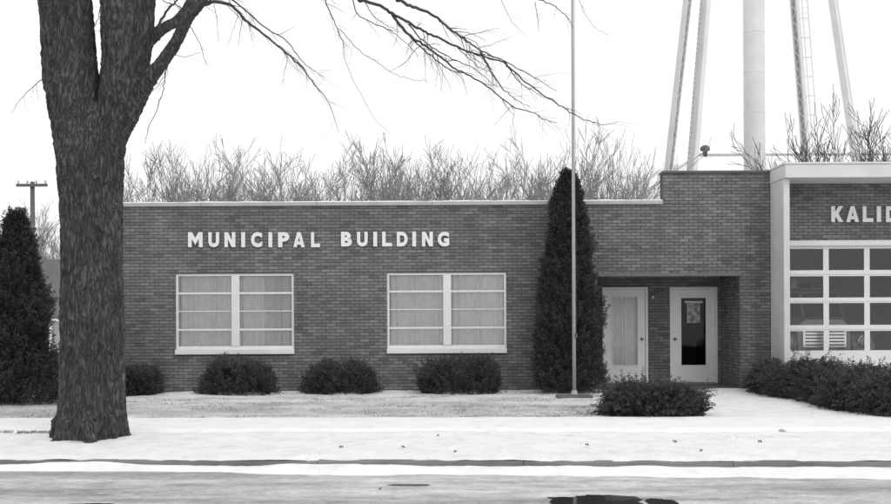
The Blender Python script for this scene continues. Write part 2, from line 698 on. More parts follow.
def bricks(x0, x1, z0, z1, holes, phase=0.0):
    """running bond rectangles clipped to the wall outline and its openings"""
    n0 = math.floor((z0 + 1) / BH)
    n1 = math.ceil((z1 + 1) / BH)
    for k in range(n0, n1):
        za, zb = k * BH - 1 + J / 2, (k + 1) * BH - 1 - J / 2
        za, zb = max(za, z0), min(zb, z1)
        if zb - za < 0.012: continue
        zc = (za + zb) / 2
        cuts = [(h[0], h[1]) for h in holes if h[2] < zc < h[3]]
        off = phase + (0.5 * BL if k % 2 else 0.0)
        i0 = math.floor((x0 - off) / BL)
        i1 = math.ceil((x1 - off) / BL)
        for i in range(i0, i1):
            spans = [(max(off + i * BL + J / 2, x0), min(off + (i + 1) * BL - J / 2, x1))]
            for c0, c1 in cuts:
                nsp = []
                for a, b in spans:
                    if b <= c0 or a >= c1: nsp.append((a, b)); continue
                    if a < c0: nsp.append((a, c0))
                    if b > c1: nsp.append((c1, b))
                spans = nsp
            for a, b in spans:
                if b - a > 0.015: yield a, b, za, zb


holes = [win1, win2, tuple(rec)]
wall = MB()
MFACE = FY + 0.011
mholes = [win1, win2, (rec[0] - 0.011, rec[1] + 0.011, rec[2], rec[3])]
cells = list(wall_cells(WX0, WX1, -0.3, ZLOW, mholes))
for a, b, c, d in cells:
    wall.box(a, b, MFACE, MFACE + 0.3, c, d)
wall.box(STEP, WX1, MFACE, MFACE + 0.3, ZLOW, ZTALL)
front = wall.build('front_wall', M['mortar'], bld)

unit = MB()
unit.cbox(-0.5, 0.5, 0, 0.03, -0.5, 0.5, 0.012)
unit_me = unit.mesh('brick')
unit_me.materials.append(M['brick'])
one = []
bulk = MB()
allb = list(bricks(WX0, WX1, -0.05, ZLOW, holes)) + list(bricks(STEP, WX1, ZLOW + 0.002, ZTALL, []))
pick = sorted(allb, key=lambda q: abs((q[0] + q[1]) / 2 - X(716, FY)) * 0.9 + abs((q[2] + q[3]) / 2 - 3.35))
near = set(pick[:300])
inv = -(Vector((FY * 0, 0, 0)))
for q in allb:
    a, b, c, d = q
    jit = random.uniform(-0.003, 0.003)
    if q in near:
        o = bpy.data.objects.new('brick', unit_me)
        C.objects.link(o)
        o.parent = front
        o.matrix_parent_inverse = Matrix.Translation(-world_loc(front))
        o.location = ((a + b) / 2, FY + jit, (c + d) / 2)
        o.scale = (b - a, 1, d - c)
    else:
        bulk.cbox(a, b, FY + jit, FY + 0.03, c, d, 0.004, random.random())
tag(bulk.build('brickwork', M['brickwork'], front, tones=True), kind='stuff')

# shell behind the front: side and back walls, roof, floor
m = MB()
m.box(WX0, WX0 + 0.3, MFACE + 0.302, 34, -0.3, ZLOW)
m.build('side_wall', M['block'], bld)
m = MB()
m.box(WX0 + 0.302, WX1, 33.7, 34, -0.3, ZLOW - 0.002)
m.build('back_wall', M['block'], bld)
m = MB()
m.box(WX1 - 0.25, WX1, MFACE + 0.302, 33.698, -0.3, ZLOW - 0.004)
m.build('party_wall', M['block'], bld)
m = MB()
m.box(WX0 + 0.302, WX1 - 0.252, MFACE + 0.304, 33.69, ZLOW - 0.45, ZLOW - 0.25)
m.build('roof', M['snow'], bld)
m = MB()
m.box(WX0 + 0.302, WX1 - 0.252, MFACE + 0.304, 33.69, -0.25, -0.05)
m.build('floor_slab', M['concrete'], bld)

# coping along the low parapet and the tall false front
m = MB()
n = 5
for i in range(n):
    a = WX0 - 0.03 + (STEP - 0.004 - WX0 + 0.03) * i / n
    b = WX0 - 0.03 + (STEP - 0.004 - WX0 + 0.03) * (i + 1) / n - 0.004
    m = MB()
    m.box(a, b, FY - 0.045, FY + 0.36, ZLOW + 0.003, ZLOW + 0.085)
    m.build('coping', M['trim'], bld, bevel=0.008)
# thin uneven snow on the low coping
m = MB()
pts = 160
vs, fs = [], []
for i in range(pts):
    x = WX0 + (STEP - 0.02 - WX0) * i / (pts - 1)
    h = ZLOW + 0.087 + max(0.004, 0.016 + 0.018 * n2(x, 0, 1.3, 44) + 0.008 * n2(x, 0, 6, 45))
    vs += [(x, FY - 0.03, ZLOW + 0.086), (x, FY - 0.005, h), (x, FY + 0.3, h), (x, FY + 0.34, ZLOW + 0.086)]
for i in range(pts - 1):
    for j in range(3):
        fs.append((4 * i + j, 4 * i + 4 + j, 4 * i + 5 + j, 4 * i + 1 + j))
m.add(vs, fs)
m.build('coping_snow', M['snow'], bld, True)
m = MB()
m.box(STEP - 0.02, WX1 - 0.004, FY - 0.03, FY + 0.35, ZTALL + 0.003, ZTALL + 0.058)
m.build('coping', M['trim_dark'], bld, bevel=0.006)

# recessed entrance: back wall, returns, soffit, floor
RX0, RX1, RZ1 = rec[0], rec[1], rec[3]
d1 = rect(602.5, 648, 287, 384, BACK)
d2 = rect(670, 717.5, 287, 384, BACK)
d1 = (d1[0], d1[1], 0.03, d1[3])
d2 = (d2[0], d2[1], 0.03, d2[3])
m = MB()
for a, b, c, d in wall_cells(RX0 - 0.2, RX1 + 0.2, -0.1, RZ1 + 0.28, [d1, d2]):
    m.box(a, b, BACK + 0.011, BACK + 0.25, c, d)
bw_ = m.build('entrance_back_wall', M['mortar'], bld)
m = MB()
for a, b, c, d in bricks(RX0, RX1, 0.02, RZ1 + 0.25, [d1, d2], 0.07):
    j = random.uniform(-0.003, 0.003)
    m.cbox(a, b, BACK + j, BACK + 0.03, c, d, 0.004, random.random())
tag(m.build('brickwork', M['brickwork'], bw_, tones=True), kind='stuff')
for nm, xw, sgn in (('return_wall', RX1, 1), ('return_wall', RX0, -1)):
    m = MB()
    m.box(xw + 0.011 * sgn, xw + 0.2 * sgn, MFACE + 0.302, BACK + 0.009, -0.1, RZ1 + 0.27)
    rw = m.build(nm, M['mortar'], bld)
    m = MB()
    for a, b, c, d in bricks(FY + 0.012, BACK - 0.002, 0.02, RZ1, [], 0.03):
        m.cbox(a, b, 0, 0.03, c, d, 0.004, random.random())
    if sgn > 0:
        m.v = [(xw + y, x, z) for x, y, z in m.v]
    else:
        m.v = [(xw - y, x, z) for x, y, z in m.v]
    tag(m.build('brickwork', M['brickwork'], rw, tones=True), kind='stuff')
m = MB()
m.box(RX0 - 0.19, RX1 + 0.19, MFACE + 0.304, BACK + 0.007, RZ1 + 0.28, RZ1 + 0.34)
m.build('soffit', M['soffit'], bld)
m = MB()
m.box(RX0 - 0.05, RX1 + 0.03, FY - 0.035, FY + 0.30, RZ1 - 0.004, RZ1 + 0.058)
m.build('lintel', M['lintel'], bld, bevel=0.006)
m = MB()
m.box(RX0 + 0.002, RX1 - 0.002, FY + 0.05, BACK + 0.2, -0.15, 0.02)
m.build('entrance_step', M['stone'], bld, bevel=0.01)
m = MB()
m.lathe([(0.02, 0), (0.03, -0.02), (0.03, -0.05), (0.015, -0.06)], P(652.5, 297, BACK - 0.005), 'Y', 12)
m.build('bell_push', M['white'], bld, True)


def curtain_mesh(x0, x1, y, z0, z1, waves, amp=0.03, seed=0):
    n = int(waves * 8)
    vs, fs = [], []
    for i in range(n + 1):
        t = i / n
        x = x0 + (x1 - x0) * t
        ph = 2 * math.pi * waves * t + 0.9 * math.sin(t * 13 + seed) + 0.6 * math.sin(t * 29 + seed * 2)
        a = amp * (0.85 + 0.45 * math.sin(t * 17 + seed * 3))
        yy = y + a * math.sin(ph)
        for z in (z0, (z0 + z1) / 2, z1):
            vs.append((x + 0.006 * math.sin(ph * 0.5 + z * 3), yy + 0.004 * math.sin(z * 5 + t * 9), z))
    for i in range(n):
        for j in range(2):
            b = i * 3 + j
            fs.append((b, b + 3, b + 4, b + 1))
    m = MB()
    m.add(vs, fs)
    return m


def pane(parent, x0, x1, y, z0, z1, name='pane', mat=None):
    m = MB()
    m.add([(x0, y, z0), (x1, y, z0), (x1, y, z1), (x0, y, z1)], [(0, 1, 2, 3)])
    return m.build(name, mat or M['glass'], parent)


def window(rc, py_rows, seed):
    x0, x1, z0, z1 = rc
    w = MB()
    fw = 0.05
    yf, yb = FY + 0.035, FY + 0.12
    w.box(x0, x0 + fw, yf, yb, z0 + 0.1, z1)
    w.box(x1 - fw, x1, yf, yb, z0 + 0.1, z1)
    w.box(x0 + fw, x1 - fw, yf, yb, z1 - fw, z1)
    w.box(x0 + fw, x1 - fw, yf, yb, z0 + 0.1, z0 + 0.17)
    win = w.build('window', M['white'], bld)
    zb, zt = z0 + 0.17, z1 - fw
    xm = (x0 + x1) / 2 + 0.01
    m = MB()
    m.box(xm - 0.085, xm + 0.085, yf - 0.018, yb, zb, zt)
    m.build('mullion', M['white'], win, bevel=0.006)
    m = MB()
    m.box(x0 - 0.006, x1 + 0.006, FY - 0.055, FY + 0.13, z0 - 0.006, z0 + 0.098)
    m.build('sill', M['white'], win, bevel=0.01)
    bars = [zb] + [Z(p, FY, (225 + 30 * seed)) for p in py_rows[::-1]] + [zt]
    for side, (a, b) in enumerate(((x0 + fw, xm - 0.085), (xm + 0.085, x1 - fw))):
        for i in range(1, len(bars) - 1):
            m = MB()
            hw = 0.021 if i != 2 else 0.010
            m.box(a, b, yf + (0.012 if i != 2 else 0.03), yb - 0.02, bars[i] - hw, bars[i] + hw)
            m.build('glazing_bar', M['white'], win)
        for i in range(len(bars) - 1):
            pane(win, a, b, FY + 0.085, bars[i] + 0.012, bars[i + 1] - 0.012)
        curtain_mesh(a - 0.03, b + 0.03, FY + 0.165, z0 + 0.1, z1, 10, 0.03, seed * 3.1 + side * 1.7).build('curtain', M['curtain'], win, True)
    return win


window(win1, [293, 311, 329.5], 1)
window(win2, [292, 310, 328.5], 2)


def entry_door(rc, glass_px, knob_px, dark, lab):
    x0, x1, z0, z1 = rc
    gx0, gx1, gz0, gz1 = rect(*glass_px, BACK)
    m = MB()
    fr = 0.055
    for a, b, c, d in ((x0, x0 + fr, z0, z1), (x1 - fr, x1, z0, z1), (x0 + fr, x1 - fr, z1 - fr, z1)):
        m.box(a, b, BACK - 0.012, BACK + 0.12, c, d)
    fo = m.build('door_frame', M['door'], bld, bevel=0.006)
    m = MB()
    for a, b, c, d in wall_cells(x0 + fr + 0.004, x1 - fr - 0.004, z0 + 0.015, z1 - fr - 0.004, [(gx0, gx1, gz0, gz1)]):
        m.box(a, b, BACK + 0.02, BACK + 0.065, c, d)
    dr = m.build('door', M['door'], bld)
    dr['label'] = lab
    m = MB()
    b = 0.018
    for a, bb, c, d in ((gx0 - b, gx0, gz0 - b, gz1 + b), (gx1, gx1 + b, gz0 - b, gz1 + b), (gx0, gx1, gz1, gz1 + b), (gx0, gx1, gz0 - b, gz0)):
        m.box(a, bb, BACK + 0.008, BACK + 0.03, c, d)
    m.build('glazing_bead', M['door'], dr, bevel=0.004)
    pane(dr, gx0, gx1, BACK + 0.04, gz0, gz1, 'glass_pane', M['door_glass'])
    k = P(*knob_px, BACK)
    m = MB()
    m.lathe([(0.03, 0.02), (0.03, 0.008), (0.012, 0.0), (0.012, -0.03), (0.03, -0.045), (0.028, -0.065), (0.012, -0.075)], (k.x, BACK, k.z), 'Y', 16)
    m.build('knob', M['knob'], dr, True)
    m = MB()
    m.box(x0 + 0.002, x1 - 0.002, BACK - 0.03, BACK + 0.16, 0.021, 0.032)
    m.build('threshold', M['trim'], dr)
    if not dark:
        curtain_mesh(gx0 - 0.04, gx1 + 0.04, BACK + 0.10, gz0 - 0.05, gz1 + 0.05, 9, 0.018, 2.2).build('curtain', M['curtain'], dr, True)
    return dr


entry_door(d1, (612.5, 637.5, 297.5, 365), (642, 339), False, 'pale door with a curtain behind its tall glass')
entry_door(d2, (681.5, 706, 298, 365), (675, 339), True, 'pale door with dark tall glass and a notice')
# plain dark passage behind the right-hand door, closed off
m = MB()
m.box(RX0 - 0.15, RX1 + 0.15, BACK + 3.0, BACK + 3.1, -0.04, 3.3)
m.build('inner_wall', M['shade'], bld)

# notice behind the door glass
a, b, c, d = rect(687.5, 700.5, 303, 323, BACK)
note = empty('paper_notice', ((a + b) / 2, BACK + 0.05, c), 'printed paper notice hanging inside the dark glass of the entrance door', 'notice')
m = MB()
m.box(a, b, BACK + 0.052, BACK + 0.055, c, d)
m.build('sheet', M['paper'], note)
m = MB()
m.box(a - 0.05, b + 0.06, BACK + 0.049, BACK + 0.056, d + 0.004, d + 0.045)
m.build('header_strip', M['curtain'], note)


# ------------------------------------------------------------------ lettering
POLY = {
    'I': [[(0, 0), (0, 1), (1, 1), (1, 0)]],
    'L': [[(0, 0), (0, 1), (.34, 1), (.34, .24), (1, .24), (1, 0)]],
    'M': [[(0, 0), (0, 1), (.27, 1), (.5, .60), (.73, 1), (1, 1), (1, 0), (.75, 0), (.75, .56), (.5, .16), (.25, .56), (.25, 0)]],
    'N': [[(0, 0), (0, 1), (.32, 1), (.69, .45), (.69, 1), (1, 1), (1, 0), (.68, 0), (.31, .55), (.31, 0)]],
    'K': [[(0, 0), (0, 1), (.32, 1), (.32, .62), (.62, 1), (1, 1), (.6, .53), (1, 0), (.62, 0), (.4, .33), (.32, .24), (.32, 0)]],
    'A': [[(0, 0), (.35, 1), (.5, 1), (.5, .70), (.41, .38), (.5, .38), (.5, .17), (.35, .17), (.30, 0)],
          [(.5, 1), (.65, 1), (1, 0), (.70, 0), (.65, .17), (.5, .17), (.5, .38), (.59, .38), (.5, .70)]],
}


def poly_letter(ch, x0, x1, z0, z1, y, parent):
    m = MB()
    for pg in POLY[ch]:
        k = len(pg)
        vs = [(x0 + u * (x1 - x0), y, z0 + w * (z1 - z0)) for u, w in pg] + [(x0 + u * (x1 - x0), y + 0.035, z0 + w * (z1 - z0)) for u, w in pg]
        m.add(vs, [tuple(range(k - 1, -1, -1)), tuple(range(k, 2 * k))] + [(i, (i + 1) % k, (i + 1) % k + k, i + k) for i in range(k)])
    return m.build('letter', M['letter'], parent)


def letter(ch, x0, x1, z0, z1, y, parent):
    if ch in POLY:
        return poly_letter(ch, x0, x1, z0, z1, y, parent)
    cu = bpy.data.curves.new('letter', 'FONT')
    cu.body = ch
    cu.offset = 0.055
    cu.extrude = 0.05
    cu.resolution_u = 6
    ob = bpy.data.objects.new('tmp_letter', cu)
    C.objects.link(ob)
    dg = bpy.context.evaluated_depsgraph_get()
    me = bpy.data.meshes.new_from_object(ob.evaluated_get(dg))
    bpy.data.objects.remove(ob)
    bpy.data.curves.remove(cu)
    co = np.empty(len(me.vertices) * 3, dtype=np.float32)
    me.vertices.foreach_get('co', co)
    co = co.reshape(-1, 3)
    lo, hi = co.min(0), co.max(0)
    q = (co - lo) / (hi - lo)
    out = np.empty_like(co)
    out[:, 0] = x0 + q[:, 0] * (x1 - x0)
    out[:, 2] = z0 + q[:, 1] * (z1 - z0)
    out[:, 1] = y + (1 - q[:, 2]) * 0.035
    me.vertices.foreach_set('co', out.ravel())
    me.update()
    me.name = 'letter'
    return link('letter', me, parent, M['letter'])


def lettering(spec, py0, py1, y, label):
    xs = [q[1] for q in spec]
    root = empty('wall_lettering', (X(sum(xs) / len(xs), y), y, Z(py1, y, xs[0])), label, 'sign')
    for ch, a, b in spec:
        pa, pb = P(a, (py0 + py1) / 2, y), P(b, (py0 + py1) / 2, y)
        letter(ch, pa.x, pb.x, P(a, py1, y).z, P(a, py0, y).z, y, root)
    return root


lettering([('M', 187.9, 202.4), ('U', 208.3, 219), ('N', 224.4, 235.2), ('I', 241.2, 245), ('C', 251, 262.1), ('I', 268.4, 272.2), ('P', 278, 289.2), ('A', 293.2, 304.6), ('L', 311, 320)],
          232.2, 247.2, FY - 0.042, 'row of white raised letters reading MUNICIPAL on the brick wall')
lettering([('B', 341, 351.8), ('U', 357, 367.6), ('I', 373.3, 377.1), ('L', 382.2, 392), ('D', 396.8, 407.6), ('I', 412.3, 416.1), ('N', 421.9, 432.9), ('G', 437.7, 449.3)],
          231.8, 246.4, FY - 0.042, 'row of white raised letters reading BUILDING on the brick wall')

# ------------------------------------------------------------------ fire station wing
GX0 = WX1 + 0.006
GX1 = 16.2
st = empty('fire_station', ((GX0 + GX1) / 2, FY, 0), 'fire station wing with pale flat canopy and glazed overhead door', 'building')
GFY = FY + 0.02
ZSOF = P(784, 178, FY - 0.95).z
ZTOP = ZSOF + 0.27
PROJ = 1.0
# doors: four columns of panes
pc = 41.0
dx0 = X(787, GFY, 300)
dz1 = Z(241, GFY, 830)
dwid = X(787 + 4 * pc + 2, GFY, 300) - dx0
doors = [(dx0, dx0 + dwid, -0.05, dz1), (dx0 + dwid + 0.75, dx0 + 2 * dwid + 0.75, -0.05, dz1)]
m = MB()
for a, b, c, d in wall_cells(GX0 + 0.13, GX1, -0.3, ZSOF - 0.004, doors):
    m.box(a, b, GFY + 0.011, GFY + 0.3, c, d)
fw_ = m.build('front_wall', M['mortar'], st)
m = MB()
for a, b, c, d in bricks(GX0 + 0.13, GX1, -0.05, ZSOF - 0.006, doors, 0.11):
    j = random.uniform(-0.003, 0.003)
    m.cbox(a, b, GFY + j, GFY + 0.03, c, d, 0.004, random.random())
tag(m.build('brickwork', M['brickwork'], fw_, tones=True), kind='stuff')
m = MB()
m.box(GX0, GX0 + 0.125, FY - 0.85, FY + 0.32, -0.3, ZSOF - 0.003)
m.build('wing_wall', M['plaster'], st, bevel=0.008)
m = MB()
m.box(GX1 + 0.002, GX1 + 0.14, FY - 0.85, 34, -0.3, ZSOF - 0.003)
m.build('side_wall', M['plaster'], st)
m = MB()
m.box(GX0 - 0.012, GX1 + 0.2, FY - PROJ, FY + 0.9, ZSOF, ZTOP)
m.build('canopy', M['fascia'], st, bevel=0.01)
m = MB()
m.box(GX0 - 0.03, GX1 + 0.22, FY - PROJ - 0.018, FY + 0.92, ZTOP + 0.002, ZTOP + 0.045)
m.build('canopy_edge', M['fascia'], st, bevel=0.008)
m = MB()
m.box(GX0 + 0.13, GX1, FY + 0.902, 34, ZSOF - 0.1, ZSOF + 0.1)
m.build('roof', M['snow'], st)
m = MB()
m.box(GX0 + 0.13, GX1, 33.7, 33.998, -0.3, ZSOF - 0.102)
m.build('back_wall', M['interior'], st)
m = MB()
m.box(GX0 + 0.13, GX1, GFY + 0.302, 33.698, -0.25, -0.04)
m.build('floor_slab', M['concrete'], st)
m = MB()
m.box(GX0 + 0.13, GX0 + 0.2, GFY + 0.302, 33.696, -0.038, ZSOF - 0.104)
m.build('inner_wall', M['interior'], st)

rows_px = [(248.5, 270), (276, 297.5), (303, 325), (331, 350.5)]
for di, (a, b, c, d) in enumerate(doors):
    yd = GFY + 0.06
    glz = []
    for i in range(4):
        g0 = a + (X(789 + pc * i, GFY) - X(787, GFY))
        g1 = a + (X(789 + 35.5 + pc * i, GFY) - X(787, GFY))
        for r0, r1 in rows_px:
            glz.append((g0, g1, Z(r1, GFY, 840), Z(r0, GFY, 840)))
    m = MB()
    for q in wall_cells(a + 0.004, b - 0.004, c, d - 0.004, glz):
        m.box(q[0], q[1], yd, yd + 0.05, q[2], q[3])
    od = m.build('overhead_door', M['white'], st)
    for q in glz:
        pane(od, q[0], q[1], yd + 0.03, q[2], q[3])
    # section joints proud rails
    for r in range(3):
        zc = (Z(rows_px[r][1], GFY, 840) + Z(rows_px[r + 1][0], GFY, 840)) / 2
        m = MB()
        m.box(a + 0.03, b - 0.03, yd - 0.012, yd - 0.001, zc - 0.03, zc + 0.03)
        m.build('rail', M['white'], od, bevel=0.003)
    m = MB()
    m.box(a - 0.02, b + 0.02, GFY - 0.02, yd - 0.002, d - 0.10, d + 0.012)
    m.build('head_trim', M['white'], od, bevel=0.005)

lettering([('K', 831.4, 843.2), ('A', 846.4, 859), ('L', 862.9, 873.2), ('I', 877, 881), ('D', 886.2, 898), ('A', 901.5, 914)],
          206.2, 222, GFY - 0.042, 'row of white raised letters reading KALIDA below the canopy')


# ------------------------------------------------------------------ fire engine inside the bay
def fire_engine(cx, y0):
    t = empty('fire_engine', (cx, y0 + 3, -0.04), 'fire engine with pale panels parked behind the glazed overhead door', 'fire engine')
    zb = -0.04

    def part(name, mat, fn, bevel=0.02, smooth=False, parent=t):
        m = MB()
        fn(m)
        return m.build(name, mat, parent, smooth, bevel=bevel)
    part('chassis', M['shade'], lambda m: m.box(cx - 0.45, cx + 0.45, y0 + 0.1, y0 + 6.4, zb + 0.5, zb + 0.68))
    part('bumper', M['chrome'], lambda m: m.box(cx - 1.1, cx + 1.1, y0 - 0.12, y0, zb + 0.45, zb + 0.66))

    def hood(m):
        p = [(-0.62, 0.75), (0.62, 0.75), (0.6, 1.35), (0.42, 1.5), (-0.42, 1.5), (-0.6, 1.35)]
        n = len(p)
        vs = [(cx + u, y0 + 0.05, zb + w) for u, w in p] + [(cx + u * 1.15, y0 + 1.35, zb + w + (0.06 if w > 1 else 0)) for u, w in p]
        m.add(vs, [tuple(range(n))] + [tuple(range(2 * n - 1, n - 1, -1))] + [(i, i + n, (i + 1) % n + n, (i + 1) % n) for i in range(n)])
    part('hood', M['truck_light'], hood)
    gr = part('grille', M['chrome'], lambda m: m.box(cx - 0.5, cx + 0.5, y0 - 0.0, y0 + 0.045, zb + 0.78, zb + 1.34), 0.01)
    for k in range(7):
        zz = zb + 0.83 + k * 0.075
        part('grille_bar', M['shade'], lambda m: m.box(cx - 0.44, cx + 0.44, y0 - 0.012, y0 - 0.001, zz, zz + 0.028), 0, parent=gr)
    for s in (-1, 1):
        def fender(m):
            pts = [(0.0, 0.62), (-0.02, 0.95), (0.15, 1.12), (0.55, 1.2), (0.95, 1.1), (1.25, 0.8), (1.35, 0.62)]
            vs = [(cx + s * 0.63, y0 + a, zb + b) for a, b in pts] + [(cx + s * 1.14, y0 + a + 0.03, zb + b - 0.05) for a, b in pts]
            k = len(pts)
            m.add(vs, [(i, i + 1, i + 1 + k, i + k) for i in range(k - 1)] + [tuple(range(k)), tuple(range(2 * k - 1, k - 1, -1))])
        part('fender', M['truck_light'], fender, 0.02)
        hl = part('headlight', M['chrome'], lambda m: m.lathe([(0.06, 0.12), (0.14, 0.04), (0.16, -0.03), (0.155, -0.05), (0.13, -0.05)], (cx + s * 0.88, y0 - 0.02, zb + 1.0), 'Y', 24), 0, True)
        part('lens', M['letter'], lambda m: m.lathe([(0.128, -0.053), (0.1, -0.065), (0.03, -0.072)], (cx + s * 0.88, y0 - 0.02, zb + 1.0), 'Y', 24), 0, True, hl)
        for yy in (y0 + 0.75, y0 + 4.9):
            wh = part('wheel', M['rubber'], lambda m: m.lathe([(0.28, -0.13), (0.44, -0.12), (0.48, -0.07), (0.48, 0.07), (0.44, 0.12), (0.28, 0.13)], (cx + s * 0.95, yy, zb + 0.48), 'X', 28), 0, True)
            part('rim', M['chrome'], lambda m: m.lathe([(0.27, -0.1 * s), (0.2, -0.04 * s), (0.08, 0.13 * s), (0.03, 0.14 * s)], (cx + s * 0.95, yy, zb + 0.48), 'X', 20), 0, True, wh)

    def cab(m):
        w = 1.02
        pts = [(1.38, 0.7), (1.38, 1.5), (1.66, 2.2), (2.7, 2.25), (2.75, 0.7)]
        k = len(pts)
        vs = [(cx - w, y0 + a, zb + b) for a, b in pts] + [(cx + w, y0 + a, zb + b) for a, b in pts]
        m.add(vs, [tuple(range(k - 1, -1, -1)), tuple(range(k, 2 * k))] + [(i, (i + 1) % k, (i + 1) % k + k, i + k) for i in range(k)])
    cb = part('cab', M['truck'], cab, 0.05)
    for s in (-1, 1):
        part('windscreen', M['shade'], lambda m: m.add([(cx + s * 0.05, y0 + 1.39, zb + 1.56), (cx + s * 0.92, y0 + 1.39, zb + 1.56), (cx + s * 0.88, y0 + 1.61, zb + 2.12), (cx + s * 0.05, y0 + 1.61, zb + 2.12)], [(0, 1, 2, 3)]), 0, parent=cb)
    part('beacon', M['letter'], lambda m: m.lathe([(0.1, 0), (0.1, 0.06), (0.08, 0.08), (0.08, 0.2), (0.03, 0.24)], (cx, y0 + 2.1, zb + 2.25), 'Z', 16), 0, True)
    bd = part('body', M['truck_light'], lambda m: m.box(cx - 1.15, cx + 1.15, y0 + 2.9, y0 + 6.6, zb + 0.7, zb + 2.3), 0.03)
    for s in (-1, 1):
        for k in range(3):
            part('locker_door', M['truck'], lambda m: m.box(cx + s * 1.152, cx + s * 1.17, y0 + 3.05 + k * 1.18, y0 + 4.1 + k * 1.18, zb + 1.1, zb + 2.0), 0.01, parent=bd)
    part('ladder_rack', M['pole'], lambda m: [m.box(cx + 0.75 + q, cx + 0.8 + q, y0 + 2.9, y0 + 6.7, zb + 2.31, zb + 2.42) for q in (0, 0.3)] + [m.box(cx + 0.8, cx + 1.05, y0 + 3.1 + r * 0.35, y0 + 3.14 + r * 0.35, zb + 2.34, zb + 2.38) for r in range(10)], 0)
    return t


fire_engine(X(823, 23.6), 23.5)

# ------------------------------------------------------------------ flagpole, slab
PY = 20.45
pb = P(574.3, 394, PY)
fp = empty('flagpole', (pb.x, PY, 0), 'slender pale metal flagpole standing in front of the tall arborvitae', 'flagpole')
m = MB()
m.tube([(pb.x, PY, -0.1), (pb.x, PY, 3), (pb.x, PY, 6.5), (pb.x, PY, 10.5)], [0.037, 0.034, 0.027, 0.018], 16)
m.build('shaft', M['pole'], fp, True)
m = MB()
m.lathe([(0.11, -0.02), (0.11, 0.02), (0.07, 0.035), (0.052, 0.10)], (pb.x, PY, 0), 'Z', 20)
m.build('base_collar', M['pole'], fp, True)
m = MB()
m.lathe([(0.02, 10.49), (0.07, 10.53), (0.085, 10.6), (0.07, 10.67), (0.01, 10.7)], (pb.x, PY, 0), 'Z', 16)
m.build('finial', M['pole'], fp, True)
m = MB()
m.tube([(pb.x + 0.042, PY - 0.02, 1.2), (pb.x + 0.042, PY - 0.02, 4), (pb.x + 0.03, PY - 0.02, 10.3)], 0.0035, 5)
m.build('halyard', M['trim_dark'], fp)
m = MB()
m.box(pb.x + 0.03, pb.x + 0.06, PY - 0.08, PY, 1.14, 1.22)
m.build('cleat', M['trim_dark'], fp)
sa, sb2 = P(557, 399, 19.9), P(592, 399, 19.9)
m = MB()
m.box(sa.x, sb2.x, 19.75, 20.15, -0.1, 0.045)
tag(m.build('stone_slab', M['stone'], bevel=0.02), 'flat dark stone slab set in the snowy lawn near the flagpole', 'slab')


# ------------------------------------------------------------------ foliage
def unitv(a):
    return a / np.maximum(1e-9, np.linalg.norm(a, axis=1, keepdims=True))


def spray_mesh(name, cen, dirs, length, nleaf, ll, lw, spread, droop=0.0, tone_base=None, tone_amp=0.35):
    """cen, dirs (N,3): each spray is an axis carrying nleaf narrow diamond leaves"""
    N = len(cen)
    length = np.broadcast_to(length, (N,))
    t = rng.random((N, nleaf, 1))
    side = rng.normal(size=(N, nleaf, 3))
    d = dirs[:, None, :]
    side -= d * (side * d).sum(-1, keepdims=True)
    side /= np.linalg.norm(side, axis=-1, keepdims=True) + 1e-9
    off = rng.random((N, nleaf, 1)) * spread * (1.1 - t)
    base = cen[:, None, :] + d * (t * length[:, None, None]) + side * off
    base[..., 2:3] -= droop * t * t
    ld = d * 0.8 + side * rng.uniform(0.3, 0.95, (N, nleaf, 1)) + rng.normal(size=(N, nleaf, 3)) * 0.15
    base, ld = base.reshape(-1, 3), unitv(ld.reshape(-1, 3))
    K = len(base)
    w = unitv(np.cross(ld, rng.normal(size=(K, 3))))
    L_ = ll * rng.uniform(0.6, 1.3, (K, 1))
    wv = w * (lw * rng.uniform(0.7, 1.3, (K, 1)))
    v = np.stack([base, base + ld * L_ * 0.45 + wv, base + ld * L_, base + ld * L_ * 0.45 - wv], 1).reshape(-1, 3)
    f = np.arange(K * 4).reshape(K, 4)
    tb = rng.random(N) if tone_base is None else tone_base
    tone = np.clip(np.repeat(tb, nleaf) * (1 - tone_amp) + rng.random(K) * tone_amp, 0, 1)
    return np_mesh(name, v, f, False, tone)


def lump(p, seed, s=1.0):
    a = np.sin(p[:, 0] * 5.1 * s + seed) * np.sin(p[:, 1] * 4.3 * s + seed * 2.1) * np.sin(p[:, 2] * 4.7 * s + seed * 0.7)
    b = np.sin(p[:, 0] * 11.3 * s + seed * 1.3) * np.sin(p[:, 1] * 9.7 * s + seed) * np.sin(p[:, 2] * 10.1 * s + seed * 3)
    return a * 0.65 + b * 0.35


def dome_points(n, rx, ry, h, seed, inner=0.55, rough=0.22, flat=1.0):
    u = rng.normal(size=(n, 3))
    u[:, 2] = np.abs(u[:, 2]) * 1.0 - 0.12
    u = unitv(u)
    r = inner + (1 - inner) * rng.random((n, 1)) ** 0.45
    p = u * r
    # squarer than an ellipsoid
    p = np.sign(p) * np.abs(p) ** flat
    q = p * np.array([rx, ry, h])
    k = 1 + rough * lump(q + np.array([seed, 0, 0]), seed, 1.0)
    q = q * k[:, None]
    q[:, 2] = np.maximum(q[:, 2], 0.0)
    return q, u


